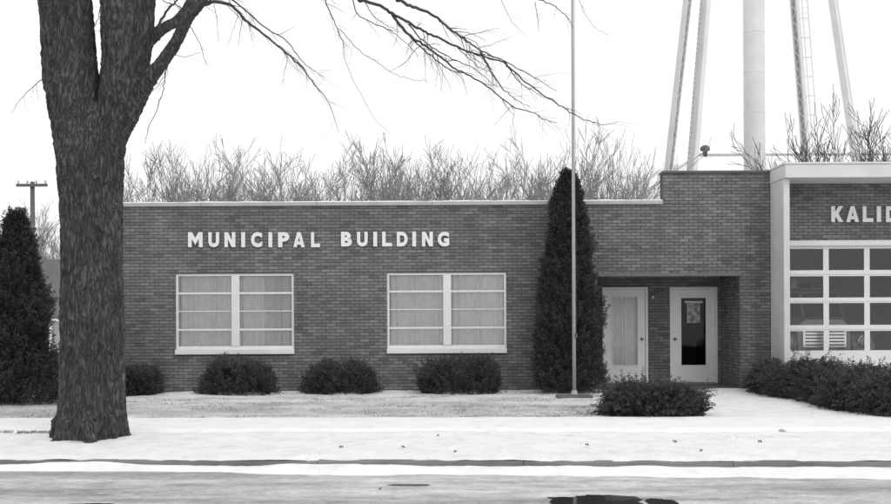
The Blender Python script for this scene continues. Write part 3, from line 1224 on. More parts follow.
def shrub(name, loc, rx, ry, h, label, group, mat, kind, seed, n=900, nleaf=26):
    root = empty(name, loc, label, 'shrub', group)
    if kind == 'yew':
        q, u = dome_points(n, rx * 0.94, ry, h * 0.88, seed, 0.45, 0.42, 0.70)
        d = unitv(u * 0.8 + np.array([0, 0, 0.55]) + rng.normal(size=(n, 3)) * 0.35)
        ln = rng.uniform(0.08, 0.2, n) * np.where(rng.random(n) < 0.06, 1.6, 1.0)
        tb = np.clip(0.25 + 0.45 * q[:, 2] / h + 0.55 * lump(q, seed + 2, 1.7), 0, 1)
        me = spray_mesh('foliage', q + np.array(loc), d, ln, nleaf, 0.042, 0.006, 0.05, 0, tb)
    else:
        q, u = dome_points(n, rx * 0.86, ry * 0.86, h * 0.78, seed, 0.35, 0.34, 0.80)
        a = np.arctan2(u[:, 1], u[:, 0])
        d = unitv(np.stack([np.cos(a), np.sin(a), 0.22 + 0.55 * u[:, 2]], 1) + rng.normal(size=(n, 3)) * 0.45)
        ln = rng.uniform(0.12, 0.34, n) * np.where(rng.random(n) < 0.14, 1.6, 1.0)
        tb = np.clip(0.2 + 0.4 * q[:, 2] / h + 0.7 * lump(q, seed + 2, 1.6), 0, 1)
        me = spray_mesh('foliage', q + np.array(loc), d, ln, nleaf, 0.042, 0.0058, 0.055, 0.03, tb)
    link('foliage', me, root, mat)
    m = MB()
    for i in range(9):
        a = i * 2.4 + seed
        e = Vector((math.cos(a) * rx * 0.65, math.sin(a) * ry * 0.65, h * random.uniform(0.5, 0.85)))
        b = Vector(loc) + Vector((0.05 * math.cos(a), 0.05 * math.sin(a), -0.06))
        m.tube([b, Vector(loc) + e * 0.5 + Vector((0, 0, -0.05)), Vector(loc) + e], [0.02, 0.013, 0.005], 5)
    m.build('stem', M['twig'], root, True)
    return root


def gz(x, y):
    k = max(0.0, 1 - max(0, y - 12) / 9.5)
    v = y - 12 - SLOPE * x * k
    return prof(v)


# foundation yews along the brick wall
for i, (pxc, wpx, hpx, lab) in enumerate([
        (137, 36, 27, 'rounded yew below the brick wall, nearest the forked tree trunk'),
        (238, 76, 33, 'rounded yew under the window below the word MUNICIPAL'),
        (340, 68, 30, 'rounded yew against the brick between the two wide windows'),
        (459, 78, 36, 'rounded yew under the window below the word BUILDING')]):
    y = 21.35
    c = P(pxc, 392, y)
    shrub('yew_shrub', (c.x, y, -0.01), wpx / 2 / F * y * 1.0, 0.45, hpx / F * y * 1.02, lab, 'rounded yews along the brick wall', M['yew'], 'yew', 1.7 + i * 2.3, 1000, 48)
c = P(50, 390, 22.6)
shrub('yew_shrub', (c.x, 22.6, -0.01), 0.55, 0.5, 0.75, 'low dark shrub between the pointed evergreen and the forked tree', 'rounded yews along the brick wall', M['yew'], 'yew', 19.1, 700, 26)

# spreading junipers
c = P(653, 418, 16.7)
shrub('spreading_juniper', (c.x, 16.75, -0.02), 0.78, 0.55, 0.54, 'spreading juniper standing alone in the snow before the entrance doors', None, M['juniper'], 'jun', 4.4, 1500, 66)
row = [(6.98, 20.95, 0.80, 0.74), (7.05, 19.85, 0.80, 0.78), (7.25, 18.75, 0.88, 0.72), (7.2, 17.6, 0.78, 0.74), (7.42, 16.5, 0.86, 0.78), (8.3, 19.3, 0.8, 0.7), (8.4, 17.5, 0.85, 0.74)]
for i, (x, y, r, h) in enumerate(row):
    lab = ['spreading juniper in the row against the pale wing wall', 'spreading juniper second from the wing wall in the row beside the walk',
           'spreading juniper third from the wing wall in the row beside the walk', 'spreading juniper fourth from the wing wall in the row beside the walk',
           'spreading juniper at the street end of the row beside the walk', 'spreading juniper behind the row, below the overhead door',
           'spreading juniper behind the row, at its street end'][i]
    shrub('spreading_juniper', (x, y, gz(x, y) - 0.01), r, r * 0.9, h, lab, 'spreading junipers beside the entrance walk', M['juniper'], 'jun', 7.1 + i * 1.9, 1150, 62)


def upright(name, loc, h, rfun, label, seed, mat, n=2600, nleaf=24, ln=(0.12, 0.26), ll=0.046, lw=0.0075, rough=0.27):
    root = empty(name, loc, label, 'evergreen')
    z = rng.random(n) ** 1.12
    a = rng.random(n) * 2 * np.pi
    rad = np.array([rfun(zz) for zz in z])
    k = 0.28 + 0.72 * rng.random(n) ** 0.45
    p = np.stack([np.cos(a) * rad * k, np.sin(a) * rad * k * 0.85, z * h], 1)
    p[:, :2] *= (1 + rough * lump(p, seed, 0.85))[:, None]
    d = unitv(np.stack([np.cos(a) * 0.55, np.sin(a) * 0.55, np.full(n, 0.8)], 1) + rng.normal(size=(n, 3)) * 0.28)
    tb = np.clip(0.35 + 0.7 * lump(p, seed + 3, 1.0) + 0.15 * rng.random(n), 0, 1)
    me = spray_mesh('foliage', p + np.array(loc), d, rng.uniform(ln[0], ln[1], n) * np.clip(1.15 - 0.5 * z, 0.4, 1.1), nleaf, ll, lw, 0.07, 0, tb)
    link('foliage', me, root, mat)
    m = MB()
    b = Vector(loc)
    m.tube([b + Vector((0, 0, -0.1)), b + Vector((0.02, 0, h * 0.5)), b + Vector((0, 0.01, h * 0.95))], [0.09, 0.05, 0.012], 8)
    m.build('trunk', M['twig'], root, True)
    return root


def arb_r(z):
    return float(np.interp(z, [0, 0.06, 0.2, 0.45, 0.62, 0.8, 0.92, 1.0], [0.58, 0.66, 0.67, 0.55, 0.45, 0.33, 0.20, 0.03]))


c = P(569, 390, 21.3)
upright('arborvitae', (c.x, 21.3, -0.02), 4.5, arb_r, 'tall pointed arborvitae against the brick wall behind the flagpole', 2.2, M['arborvitae'], 4200, 38)


def cedar_r(z):
    return float(np.interp(z, [0, 0.08, 0.3, 0.6, 0.8, 0.93, 1.0], [0.74, 0.78, 0.56, 0.42, 0.28, 0.15, 0.03]))


c = P(17, 402, 19.4)
upright('cedar', (c.x, 19.4, -0.02), 3.5, cedar_r, 'dark pointed evergreen on the lawn beside the forked tree', 5.5, M['arborvitae'], 4600, 38, (0.16, 0.36), 0.048, 0.008, 0.55)
c = P(-20, 402, 20.4)
upright('cedar', (c.x, 20.4, -0.02), 3.75, lambda z: cedar_r(z) * 0.95, 'taller ragged evergreen behind the pointed one on the lawn', 8.5, M['arborvitae'], 3200, 38, (0.2, 0.5), 0.05, 0.008, 0.46)

# dry grass showing through the thin snow of the lawn
N = 60000
gx = rng.uniform(-11, 8, N)
gy = rng.uniform(16.0, 21.9, N)
keep = np.zeros(N, dtype=bool)
gzv = np.zeros(N)
for i in range(N):
    x, y = gx[i], gy[i]
    q = n2(x * 0.55, y, 1.3, 50) + 0.6 * n2(x, y, 3.4, 51)
    th = 0.10 if y < 20.6 else 0.35
    if 3.6 < x < 6.6: th += 0.6
    if y > 16.3 + 0.15 * n2(x, 0, 1, 52) and q > th and rng.random() < 0.8:
        keep[i] = True
        gzv[i] = gz(x, y)
gx, gy, gzv = gx[keep], gy[keep], gzv[keep]
ex, ey, ez = [], [], []
for i in range(16000):
    x = rng.uniform(-9, 8)
    e = 2.50 + 0.05 * n2(x, 0, 1.1, 11) + rng.normal() * 0.05
    dens = n2(x, 0, 0.9, 61) + 0.5 * n2(x, 0, 4, 62) + (0.55 if x < -5.2 else 0.0) + (0.12 if -4.4 < x < -2.5 else 0.0)
    if dens > 0.30 and rng.random() < 0.7:
        y = 12 + SLOPE * x * (1 - 3.4 / 9.5) + e
        ex.append(x); ey.append(y); ez.append(prof(e) + 0.0)
for i in range(26000):
    x, e = rng.uniform(-9, 8), rng.uniform(0.25, 2.4)
    if n2(x, e, 0.9, 81) + 0.7 * n2(x, e, 5, 82) > 0.52 and rng.random() < 0.5:
        ex.append(x); ey.append(12 + SLOPE * x * (1 - e / 9.5) + e); ez.append(lawn_z(x, e) - 0.018)
gx, gy, gzv = np.concatenate([gx, ex]), np.concatenate([gy, ey]), np.concatenate([gzv, ez])
K = len(gx)
base = np.stack([gx, gy, gzv - 0.012], 1)
dirs = unitv(np.stack([rng.normal(size=K) * 0.6, rng.normal(size=K) * 0.6, np.ones(K)], 1))
ln = rng.uniform(0.025, 0.065, (K, 1))
sd_ = unitv(np.cross(dirs, rng.normal(size=(K, 3)))) * 0.006
v = np.stack([base - sd_, base + sd_, base + dirs * ln], 1).reshape(-1, 3)
o = tag(link('grass', np_mesh('grass', v, np.arange(K * 3).reshape(K, 3), False, rng.random(K)), None, M['grass']), kind='stuff')
o['label'] = 'dry grass poking through thin snow on the lawn'

# a few dead leaves on the snow
for i, (px_, py_) in enumerate([(760, 443.5), (675, 443), (701, 452), (341, 447), (403, 447.5), (438, 436), (587, 446), (455, 452), (380, 489)]):
    onroad = py_ > 480
    Yd = 13.2
    for _ in range(8):
        zz = -0.195 if onroad else gz(P(px_, py_, Yd).x, Yd) + 0.012
        Yd = (EYE - zz) * F / (py_ - CY)
    q = P(px_, py_, Yd)
    m = MB()
    s = random.uniform(0.018, 0.032)
    a0 = random.random() * 6
    vs = [(q.x, Yd, zz + 0.012)]
    for k in range(10):
        a = a0 + k * 0.628
        r_ = s * (1.0 if k % 2 == 0 else 0.55)
        vs.append((q.x + r_ * math.cos(a), Yd + r_ * math.sin(a), zz + 0.012 + 0.016 * math.sin(a * 2 + i)))
    m.add(vs, [(0, k + 1, (k + 1) % 10 + 1) for k in range(10)])
    lab = 'dark fallen leaf lying on the slushy road' if onroad else 'dark fallen leaf lying on the snow of the verge'
    tag(m.build('fallen_leaf', M['leaf']), lab, 'leaf', None if onroad else 'fallen leaves on the snow')

# ------------------------------------------------------------------ the forked tree by the street
TY = 14.15
tb = P(91, 436, TY)
tree = empty('forked_tree', (tb.x, TY, -0.05), 'large bare tree with forked trunk and drooping twigs beside the pavement', 'tree')


def smooth_path(pts, k=6):
    """Catmull-Rom through points (tuples of any length)"""
    pts = [np.array(p, dtype=float) for p in pts]
    if len(pts) < 3: return pts
    e = [2 * pts[0] - pts[1]] + pts + [2 * pts[-1] - pts[-2]]
    out = []
    for i in range(1, len(e) - 2):
        p0, p1, p2, p3 = e[i - 1], e[i], e[i + 1], e[i + 2]
        for j in range(k):
            t = j / k
            out.append(0.5 * ((2 * p1) + (-p0 + p2) * t + (2 * p0 - 5 * p1 + 4 * p2 - p3) * t * t + (-p0 + 3 * p1 - 3 * p2 + p3) * t ** 3))
    out.append(pts[-1])
    return out


def stem(m, spec, n=28, flare=False):
    """spec: (left px, right px, py) rows -> rings"""
    rows = smooth_path([((a + b) / 2, (b - a) / 2, y) for a, b, y in spec], 5)
    vs, fs = [], []
    for c_, hw, y in rows:
        q = P(c_, y, TY)
        r = hw / F * TY
        for j in range(n):
            a = 2 * math.pi * j / n
            k = 1.0
            if flare:
                h = max(0, q.z + 0.06)
                k = 1 + math.exp(-h / 0.22) * (0.10 * math.sin(a * 5 + 0.6) + 0.06 * math.sin(a * 3 + 2) + 0.04)
            vs.append((q.x + r * k * math.cos(a), TY + r * k * 0.95 * math.sin(a), q.z))
    R_ = len(rows)
    for i in range(R_ - 1):
        for j in range(n):
            j2 = (j + 1) % n
            fs.append((i * n + j, i * n + j2, (i + 1) * n + j2, (i + 1) * n + j))
    fs.append(tuple(range(n - 1, -1, -1)))
    fs.append(tuple((R_ - 1) * n + j for j in range(n)))
    m.add(vs, fs)


m = MB()
stem(m, [(58, 124, 452), (58.5, 124, 438), (59.5, 123.5, 424), (60, 123, 400), (61, 123, 370), (62, 122, 300), (62.5, 121.5, 240), (61, 121, 196), (59, 122, 165), (64, 119, 140), (74, 114, 118), (84, 108, 104)], 36, True)
stem(m, [(64, 112, 215), (61.5, 105, 190), (58, 101, 160), (54.5, 99.5, 135), (49, 99, 105), (45, 98, 80), (43, 93.5, 45), (40, 90, 0), (34, 80, -70), (24, 64, -160), (8, 38, -280), (-12, 10, -400)])
stem(m, [(75, 120.5, 215), (84, 121, 190), (92, 123, 160), (97, 128, 133), (99, 138, 105), (101, 146, 78), (102.5, 150, 50), (102.5, 154, 0), (108, 155, -70), (120, 158, -160), (140, 166, -280), (160, 180, -400)])
limb = [(112, 150, 16), (126, 118, 22), (139, 94, 19), (150, 78, 15), (164, 60, 13), (176, 42, 12), (188, 18, 11), (200, 4, 10), (214, -18, 9)]
pts = smooth_path([tuple(P(a, b, TY - 0.10 * max(0, i - 2))) + (r / 2 / F * TY,) for i, (a, b, r) in enumerate(limb)], 5)
m.tube([p[:3] for p in pts], [p[3] for p in pts], 14)
limb = [(122, 72, 20), (138, 50, 18), (153, 36, 13), (166, 27, 11), (178, 20, 10), (190, 2, 9), (205, -30, 8)]
pts = smooth_path([tuple(P(a, b, TY + 0.07 * max(0, i - 1))) + (r / 2 / F * TY,) for i, (a, b, r) in enumerate(limb)], 5)
m.tube([p[:3] for p in pts], [p[3] for p in pts], 14)
for a, ln_, r in ((-2.9, 0.56, 0.11), (-2.15, 0.60, 0.12), (-1.25, 0.66, 0.13), (-0.55, 0.52, 0.10), (0.15, 0.52, 0.09), (1.2, 0.55, 0.1), (2.3, 0.55, 0.1)):
    q0 = Vector((tb.x, TY, 0))
    dv = Vector((math.cos(a), math.sin(a), 0))
    m.tube([q0 + dv * 0.25 + Vector((0, 0, 0.42)), q0 + dv * 0.42 + Vector((0, 0, 0.12)), q0 + dv * ln_ * 0.85 + Vector((0, 0, -0.06)), q0 + dv * (ln_ + 0.15) + Vector((0, 0, -0.16))], [r, r * 0.95, r * 0.6, r * 0.4], 10)
tmp = bpy.data.objects.new('tmp_trunk', m.mesh('tmp_trunk'))
C.objects.link(tmp)
rm = tmp.modifiers.new('remesh', 'REMESH')
rm.mode = 'VOXEL'
rm.voxel_size = 0.0135
sm = tmp.modifiers.new('smooth', 'SMOOTH')
sm.factor = 0.5
sm.iterations = 5
dg = bpy.context.evaluated_depsgraph_get()
tme = bpy.data.meshes.new_from_object(tmp.evaluated_get(dg))
bpy.data.objects.remove(tmp)
nv_ = len(tme.vertices)
co = np.empty(nv_ * 3, dtype=np.float32)
tme.vertices.foreach_get('co', co)
co = co.reshape(-1, 3)
no = np.empty(nv_ * 3, dtype=np.float32)
tme.vertices.foreach_get('normal', no)
no = no.reshape(-1, 3)
dis = np.zeros(nv_, dtype=np.float32)
for i in range(nv_):
    x, y, z = co[i]
    w1 = mnoise.noise(Vector((x * 2.2, y * 2.2, z * 1.1)))
    a = mnoise.noise(Vector((x * 17 + w1 * 2.2, y * 17 + w1 * 2.2, z * 2.6)))
    b = mnoise.noise(Vector((x * 34, y * 34, z * 7 + 3)))
    dis[i] = 0.055 * (0.30 - min(0.5, 2 * abs(a))) + 0.014 * b + 0.014 * w1
rr = np.clip((no[:, 0] ** 2 + no[:, 1] ** 2) ** 0.5, 0.2, 1)
thin = np.where((co[:, 0] > P(158, 50, TY).x), 0.3, 1.0)
co = co + no * (dis * rr * thin)[:, None]
tme.vertices.foreach_set('co', co.ravel())
tme.polygons.foreach_set('use_smooth', np.ones(len(tme.polygons), dtype=bool))
tme.update()
link('trunk', tme, tree, M['bark'])

br = MB()


def grow_twigs(path, rads, count, lmin, lmax, down=0.25, depth=0, spread=0.6):
    n_ = len(path)
    for _ in range(count):
        i = random.randint(max(1, n_ // 6), n_ - 2)
        t = Vector(path[i + 1]) - Vector(path[i - 1])
        if t.length < 1e-6: continue
        t.normalize()
        d = (t + Vector((random.gauss(0, spread), random.gauss(0, spread), random.gauss(-down * 0.5, spread * 0.8)))).normalized()
        ln_ = random.uniform(lmin, lmax)
        p = Vector(path[i])
        r = min(rads[i] * 0.5, 0.0055)
        sub, rs = [p.copy()], [r]
        k = 6
        for s_ in range(k):
            d = (d + Vector((random.gauss(0, 0.16), random.gauss(0, 0.16), random.gauss(-0.06, 0.14)))).normalized()
            p = p + d * ln_ / k
            sub.append(p.copy())
            rs.append(r * (1 - (s_ + 1) / k * 0.72))
        br.tube(sub, rs, 4, False)
        if depth > 0:
            grow_twigs(sub, rs, random.randint(1, 3), lmin * 0.4, lmax * 0.5, down, depth - 1, spread)


def branch(pts_px, y0, y1, r0, r1, twigs=0, tl=(0.2, 0.6), depth=1, down=0.25):
    """drawn limb: pixel points, start and end distance, radii in metres"""
    n_ = len(pts_px)
    raw = []
    for i, (a, b) in enumerate(pts_px):
        t = i / (n_ - 1)
        raw.append(tuple(P(a, b, y0 + (y1 - y0) * t)) + (r0 + (r1 - r0) * t,))
    sp = smooth_path(raw, 5)
    path = []
    for i, p in enumerate(sp):
        q = Vector(p[:3])
        if 0 < i < len(sp) - 1:
            q += Vector((random.gauss(0, 0.004), random.gauss(0, 0.02), random.gauss(0, 0.004)))
        path.append(q)
    rads = [p[3] * (0.68 if p[3] < 0.034 else 1.0) for p in sp]
    br.tube(path, rads, 7 if r0 > 0.02 else 5, True)
    grow_twigs(path, rads, int(twigs * 1.7), tl[0], tl[1] * 1.15, down, depth)


# upper limbs above the picture that carry the drooping branches
branch([(132, -60), (170, -125), (230, -165), (300, -150), (340, -80), (352, -25), (361, 0)], 14.15, 12.9, 0.10, 0.045)
branch([(132, -90), (180, -190), (260, -230), (340, -190), (378, -60), (399, 0)], 14.1, 12.6, 0.11, 0.045)
branch([(230, -165), (300, -190), (400, -170), (500, -90), (539, 0)], 13.7, 12.4, 0.05, 0.014, 4)
branch([(60, -60), (20, -150), (-40, -190), (-90, -180)], 14.1, 13.4, 0.09, 0.03, 14)
branch([(50, -120), (90, -260), (110, -380)], 14.2, 15, 0.09, 0.03, 14)
branch([(150, -200), (190, -330), (260, -420)], 14.2, 15.2, 0.09, 0.03, 14)
# first long limb
branch([(399, 0), (413, 7), (428, 12), (440, 20), (453, 31), (467, 41), (481, 51), (503, 61), (528, 74), (557, 91)], 12.6, 12.0, 0.030, 0.004, 9, (0.2, 0.6))
branch([(503, 61), (509, 67), (525, 81), (542, 94), (559, 105), (573, 114), (592, 122), (606, 125), (618, 122)], 12.1, 11.8, 0.016, 0.004, 7, (0.12, 0.4))
branch([(481, 52), (484, 59), (492, 74), (503, 89), (515, 99), (530, 108)], 12.2, 12.0, 0.020, 0.003, 6, (0.12, 0.35))
branch([(505, 62), (514, 75), (524, 86), (534, 92), (546, 99)], 12.1, 12.2, 0.012, 0.003, 5, (0.1, 0.3))
# second
branch([(361, 0), (380, 6), (392, 13), (409, 23), (423, 31), (437, 37), (456, 46), (470, 53), (481, 56), (503, 62)], 12.9, 12.2, 0.030, 0.012, 9, (0.2, 0.6))
branch([(391, 12), (399, 25), (413, 38), (425, 46), (437, 54), (453, 68), (467, 74), (487, 86), (512, 106), (531, 112), (545, 120), (557, 123)], 12.8, 12.0, 0.026, 0.004, 14, (0.15, 0.5))
branch([(394, 16), (405, 30), (420, 47), (432, 57), (448, 69), (462, 73)], 12.8, 12.6, 0.018, 0.008, 8, (0.12, 0.4))
branch([(409, 24), (420, 38), (440, 52), (455, 60), (476, 70), (490, 82), (498, 88)], 12.7, 12.2, 0.014, 0.003, 8, (0.12, 0.4))
branch([(456, 46), (470, 60), (480, 68), (492, 72)], 12.5, 12.2, 0.009, 0.003, 5, (0.1, 0.3))
branch([(351, -10), (355, 8), (362, 18), (387, 29), (400, 38), (413, 50), (418, 57)], 13.0, 12.7, 0.012, 0.003, 8, (0.12, 0.4))
branch([(365, 2), (372, 14), (384, 24), (398, 30)], 13.0, 12.8, 0.009, 0.003, 5, (0.1, 0.3))
# thin hangers
branch([(318, -40), (325, 0), (331, 14), (336, 26), (343, 43), (344, 55)], 13.0, 12.8, 0.014, 0.004, 10, (0.08, 0.25))
branch([(338, 28), (346, 36), (359, 50), (375, 62), (394, 74), (410, 79), (428, 82)], 12.9, 12.5, 0.007, 0.003, 3, (0.1, 0.25))
branch([(344, 55), (349, 71), (361, 95), (373, 117), (390, 134)], 12.8, 12.4, 0.005, 0.002, 1)
branch([(539, 0), (556, 7), (567, 17), (573, 28)], 12.4, 12.3, 0.010, 0.004, 3, (0.1, 0.2))
branch([(535, 2), (537, 14), (539, 31)], 12.4, 12.3, 0.007, 0.003, 2, (0.1, 0.2))
branch([(490, -25), (501, 0), (512, 22), (526, 36)], 12.5, 12.3, 0.006, 0.002, 2, (0.1, 0.2))
branch([(575, -20), (582, 6), (592, 25), (609, 36)], 12.3, 12.0, 0.005, 0.002, 2, (0.1, 0.25))
branch([(500, -90), (560, -45), (575, -20)], 12.5, 12.3, 0.02, 0.006)
branch([(470, -110), (480, -60), (490, -25)], 12.6, 12.5, 0.02, 0.006)
branch([(300, -150), (312, -90), (318, -40)], 13.2, 13.0, 0.02, 0.012)
# arch off the lower limb
branch([(200, 5), (214, 2), (232, 6), (245, 20), (262, 33), (278, 46), (299, 65), (314, 84), (328, 102), (339, 133)], 13.5, 12.9, 0.036, 0.003, 12, (0.15, 0.5))
branch([(205, 3), (222, -3), (239, 5), (262, 25), (287, 42), (303, 62), (314, 71), (324, 77)], 13.5, 12.9, 0.020, 0.003, 9, (0.12, 0.4))
branch([(188, 18), (196, 8), (214, -6), (240, -20), (280, -24), (320, -10)], 13.6, 13.0, 0.035, 0.008, 9, (0.2, 0.5))
branch([(173, 48), (168, 62), (165, 80), (162, 96), (149, 129), (145, 144)], 13.7, 13.5, 0.013, 0.004, 3, (0.12, 0.3))
branch([(168, 66), (160, 84), (141, 102)], 13.7, 13.6, 0.008, 0.003, 2, (0.1, 0.2))
branch([(186, 22), (193, 31), (201, 46), (206, 65)], 13.6, 13.4, 0.010, 0.003, 3, (0.1, 0.25))
branch([(174, 55), (186, 57), (201, 53)], 13.7, 13.5, 0.006, 0.003, 1, (0.1, 0.2))
branch([(214, 4), (217, 20), (219, 42)], 13.5, 13.4, 0.006, 0.002, 2, (0.1, 0.2))
branch([(238, 12), (236, 24), (226, 48)], 13.4, 13.4, 0.006, 0.002, 2, (0.1, 0.2))
branch([(155, 36), (166, 12), (176, 2), (186, -14)], 14.2, 14.3, 0.03, 0.012, 4, (0.1, 0.3))
branch([(190, 22), (178, 6), (165, 2), (158, -6)], 13.9, 13.8, 0.014, 0.006, 4, (0.1, 0.3))
branch([(44, 79), (26, 92), (11, 113)], 14.1, 13.6, 0.010, 0.003, 2, (0.1, 0.25))
branch([(97, 70), (91, 36), (98, 18), (102, 0)], 14.1, 14.1, 0.010, 0.006, 2, (0.08, 0.2))
br.build('crown', M['twig'], tree, True)


# ------------------------------------------------------------------ bare trees behind
def bare_tree_mesh(seed, h, spreadk=1.0, levels=4, stems=5, up=0.5):
    rnd = random.Random(seed)
    trunk, crown = MB(), MB()

    def grow(p, d, ln_, r, lev):
        k = 5 if lev < levels else 4
        path, rads = [p.copy()], [r]
        q = p.copy()
        dd = d.copy()
        for s_ in range(k):
            dd = (dd + Vector((rnd.gauss(0, 0.10), rnd.gauss(0, 0.10), rnd.gauss(0.04 * up, 0.06)))).normalized()
            q = q + dd * ln_ / k
            path.append(q.copy())
            rads.append(max(0.011, r * (1 - 0.55 * (s_ + 1) / k)))
        (trunk if lev == 0 else crown).tube(path, rads, 8 if lev == 0 else (5 if lev < 2 else 3), False)
        if lev >= levels: return
        nb = [stems, 5, 5, 4, 4][lev]
        for b in range(nb):
            if lev == 0:
                i = rnd.randint(2, k)
            else:
                i = rnd.randint(1, k)
            t = (path[i] - path[i - 1]).normalized()
            a = rnd.uniform(0, 2 * math.pi)
            o_ = t.orthogonal().normalized()
            o_ = o_ * math.cos(a) + t.cross(o_) * math.sin(a)
            nd = (t + o_ * rnd.uniform(0.35, 0.8) * spreadk + Vector((0, 0, 0.25 * up))).normalized()
            grow(path[i], nd, ln_ * rnd.uniform(0.55, 0.85) * (1.1 if lev == 0 else 0.8), rads[i] * rnd.uniform(0.5, 0.8), lev + 1)
    grow(Vector((0, 0, -0.2)), Vector((rnd.gauss(0, 0.05), rnd.gauss(0, 0.05), 1)).normalized(), h * rnd.uniform(0.34, 0.46), h * 0.018, 0)
    return trunk.mesh('trunk', True), crown.mesh('crown', True)


protos = []
for k in range(8):
    a, b = bare_tree_mesh(100 + k, 10.0, 0.95 + 0.1 * (k % 3), 4, 6 + k % 3, 0.9)
    zmax = max(v.co.z for v in b.vertices)
    protos.append((a, b, zmax))


def bare_tree(px_, top_py, Y, k, label, group, mat, name='bare_tree', rz=None):
    a, b, zm = protos[k]
    c_ = P(px_, 300, Y)
    top = Z(top_py, Y, px_)
    root = empty(name, (c_.x, Y, 0), label, 'tree', group)
    s = top / zm
    for nm, me in (('trunk', a), ('crown', b)):
        o = bpy.data.objects.new(nm, me)
        C.objects.link(o)
        o.parent = root
        if not me.materials: me.materials.append(mat)
        elif me.materials[0] != mat:
            o.material_slots[0].link = 'OBJECT'
            o.material_slots[0].material = mat
    root.scale = (s * 0.92, s * 0.92, s)
    root.rotation_euler = (0, 0, random.uniform(0, 6.28) if rz is None else rz)
    return root


lab = 'leafless grey tree rising behind the low flat roof'
tops = [(134, 158), (158, 142), (184, 136), (206, 140), (232, 150), (254, 158), (276, 150), (300, 146), (326, 142), (350, 150), (374, 144), (398, 140), (424, 148),
        (446, 152), (470, 146), (492, 138), (512, 134), (534, 152), (560, 148), (586, 134), (604, 130), (620, 140)]
for i, (a, b) in enumerate(tops):
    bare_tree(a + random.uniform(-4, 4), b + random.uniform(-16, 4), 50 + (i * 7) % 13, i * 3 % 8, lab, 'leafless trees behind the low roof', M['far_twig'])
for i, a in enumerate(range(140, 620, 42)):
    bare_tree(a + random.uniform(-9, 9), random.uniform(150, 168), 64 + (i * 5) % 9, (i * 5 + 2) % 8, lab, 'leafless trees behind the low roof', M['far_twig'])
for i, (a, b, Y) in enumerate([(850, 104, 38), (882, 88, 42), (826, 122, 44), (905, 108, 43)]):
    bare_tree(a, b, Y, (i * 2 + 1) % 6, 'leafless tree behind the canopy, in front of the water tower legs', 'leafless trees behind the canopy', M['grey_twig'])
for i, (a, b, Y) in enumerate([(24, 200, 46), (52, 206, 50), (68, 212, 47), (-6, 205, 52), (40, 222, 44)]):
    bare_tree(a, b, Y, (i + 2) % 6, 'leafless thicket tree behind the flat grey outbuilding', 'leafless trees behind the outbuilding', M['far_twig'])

# ------------------------------------------------------------------ water tower
TWY = 62.0
tc = P(754.5, 165, TWY)
tw = empty('water_tower', (tc.x, TWY, 0), 'pale steel water tower with thick central riser and laced legs', 'water tower')
m = MB()
m.lathe([(0.62, -0.2), (0.62, 31.5)], (tc.x, TWY, 0), 'Z', 40)
for z in np.arange(4, 31, 2.4):
    m.lathe([(0.622, z - 0.03), (0.635, z - 0.02), (0.635, z + 0.02), (0.622, z + 0.03)], (tc.x, TWY, 0), 'Z', 40)
m.build('riser', M['tower'], tw, True)
legs = []
ang0 = R(42)
for k in range(4):
    a = ang0 + k * math.pi / 2
    bot = Vector((tc.x + math.cos(a) * 7.8, TWY + math.sin(a) * 7.8, -0.2))
    top = Vector((tc.x + math.cos(a) * 3.33, TWY + math.sin(a) * 3.33, 31.0))
    legs.append((bot, top, a))
    m = MB()
    tg = Vector((-math.sin(a), math.cos(a), 0))
    rd = Vector((math.cos(a), math.sin(a), 0.15)).normalized()

    def bar(p, q, w, d, tg=tg, rd=rd, m=m):
        vs = []
        for c_ in (p, q):
            for s1, s2 in ((-1, -1), (1, -1), (1, 1), (-1, 1)):
                vs.append(c_ + tg * (w / 2 * s1) + rd * (d / 2 * s2))
        m.add(vs, [(3, 2, 1, 0), (4, 5, 6, 7), (0, 1, 5, 4), (1, 2, 6, 5), (2, 3, 7, 6), (3, 0, 4, 7)])
    for s_ in (-1, 1):
        bar(bot + tg * 0.19 * s_, top + tg * 0.17 * s_, 0.09, 0.36)
    bar(bot + rd * 0.14, top + rd * 0.14, 0.34, 0.02)
    lg = m.build('leg', M['tower'], tw)
    m2 = MB()
    K = 66
    for i in range(K):
        p = bot.lerp(top, i / K) - rd * 0.19
        q = bot.lerp(top, (i + 1) / K) - rd * 0.19
        s_ = 1 if i % 2 else -1
        m2.tube([p + tg * 0.18 * s_, q - tg * 0.18 * s_], 0.022, 4)
    m2.build('lacing', M['tower'], lg)
for h, rr_ in ((0.2, 0.075), (0.78, 0.075)):
    for k in range(4):
        p = legs[k][0].lerp(legs[k][1], h)
        q = legs[(k + 1) % 4][0].lerp(legs[(k + 1) % 4][1], h)
        m = MB()
        m.tube([p, q], rr_, 6)
        m.build('strut', M['tower'], tw)
# ladder standing off the rear leg on the right
b_, t_, a_ = legs[0]
tgv = Vector((1, 0, 0))
m = MB()
for s_ in (0.42, 0.78):
    m.tube([b_ + tgv * s_ + Vector((0, -0.1, 0)), t_ + tgv * s_ + Vector((0, -0.1, 0))], 0.03, 5)
for i in range(1, 80):
    p = b_.lerp(t_, i / 80) + Vector((0, -0.1, 0))
    m.tube([p + tgv * 0.42, p + tgv * 0.78], 0.014, 4)
for i in range(1, 26):
    p = b_.lerp(t_, i / 26) + Vector((0, -0.1, 0))
    m.tube([p + tgv * 0.1, p + tgv * 0.78], 0.035, 4)
m.build('ladder', M['tower'], tw)
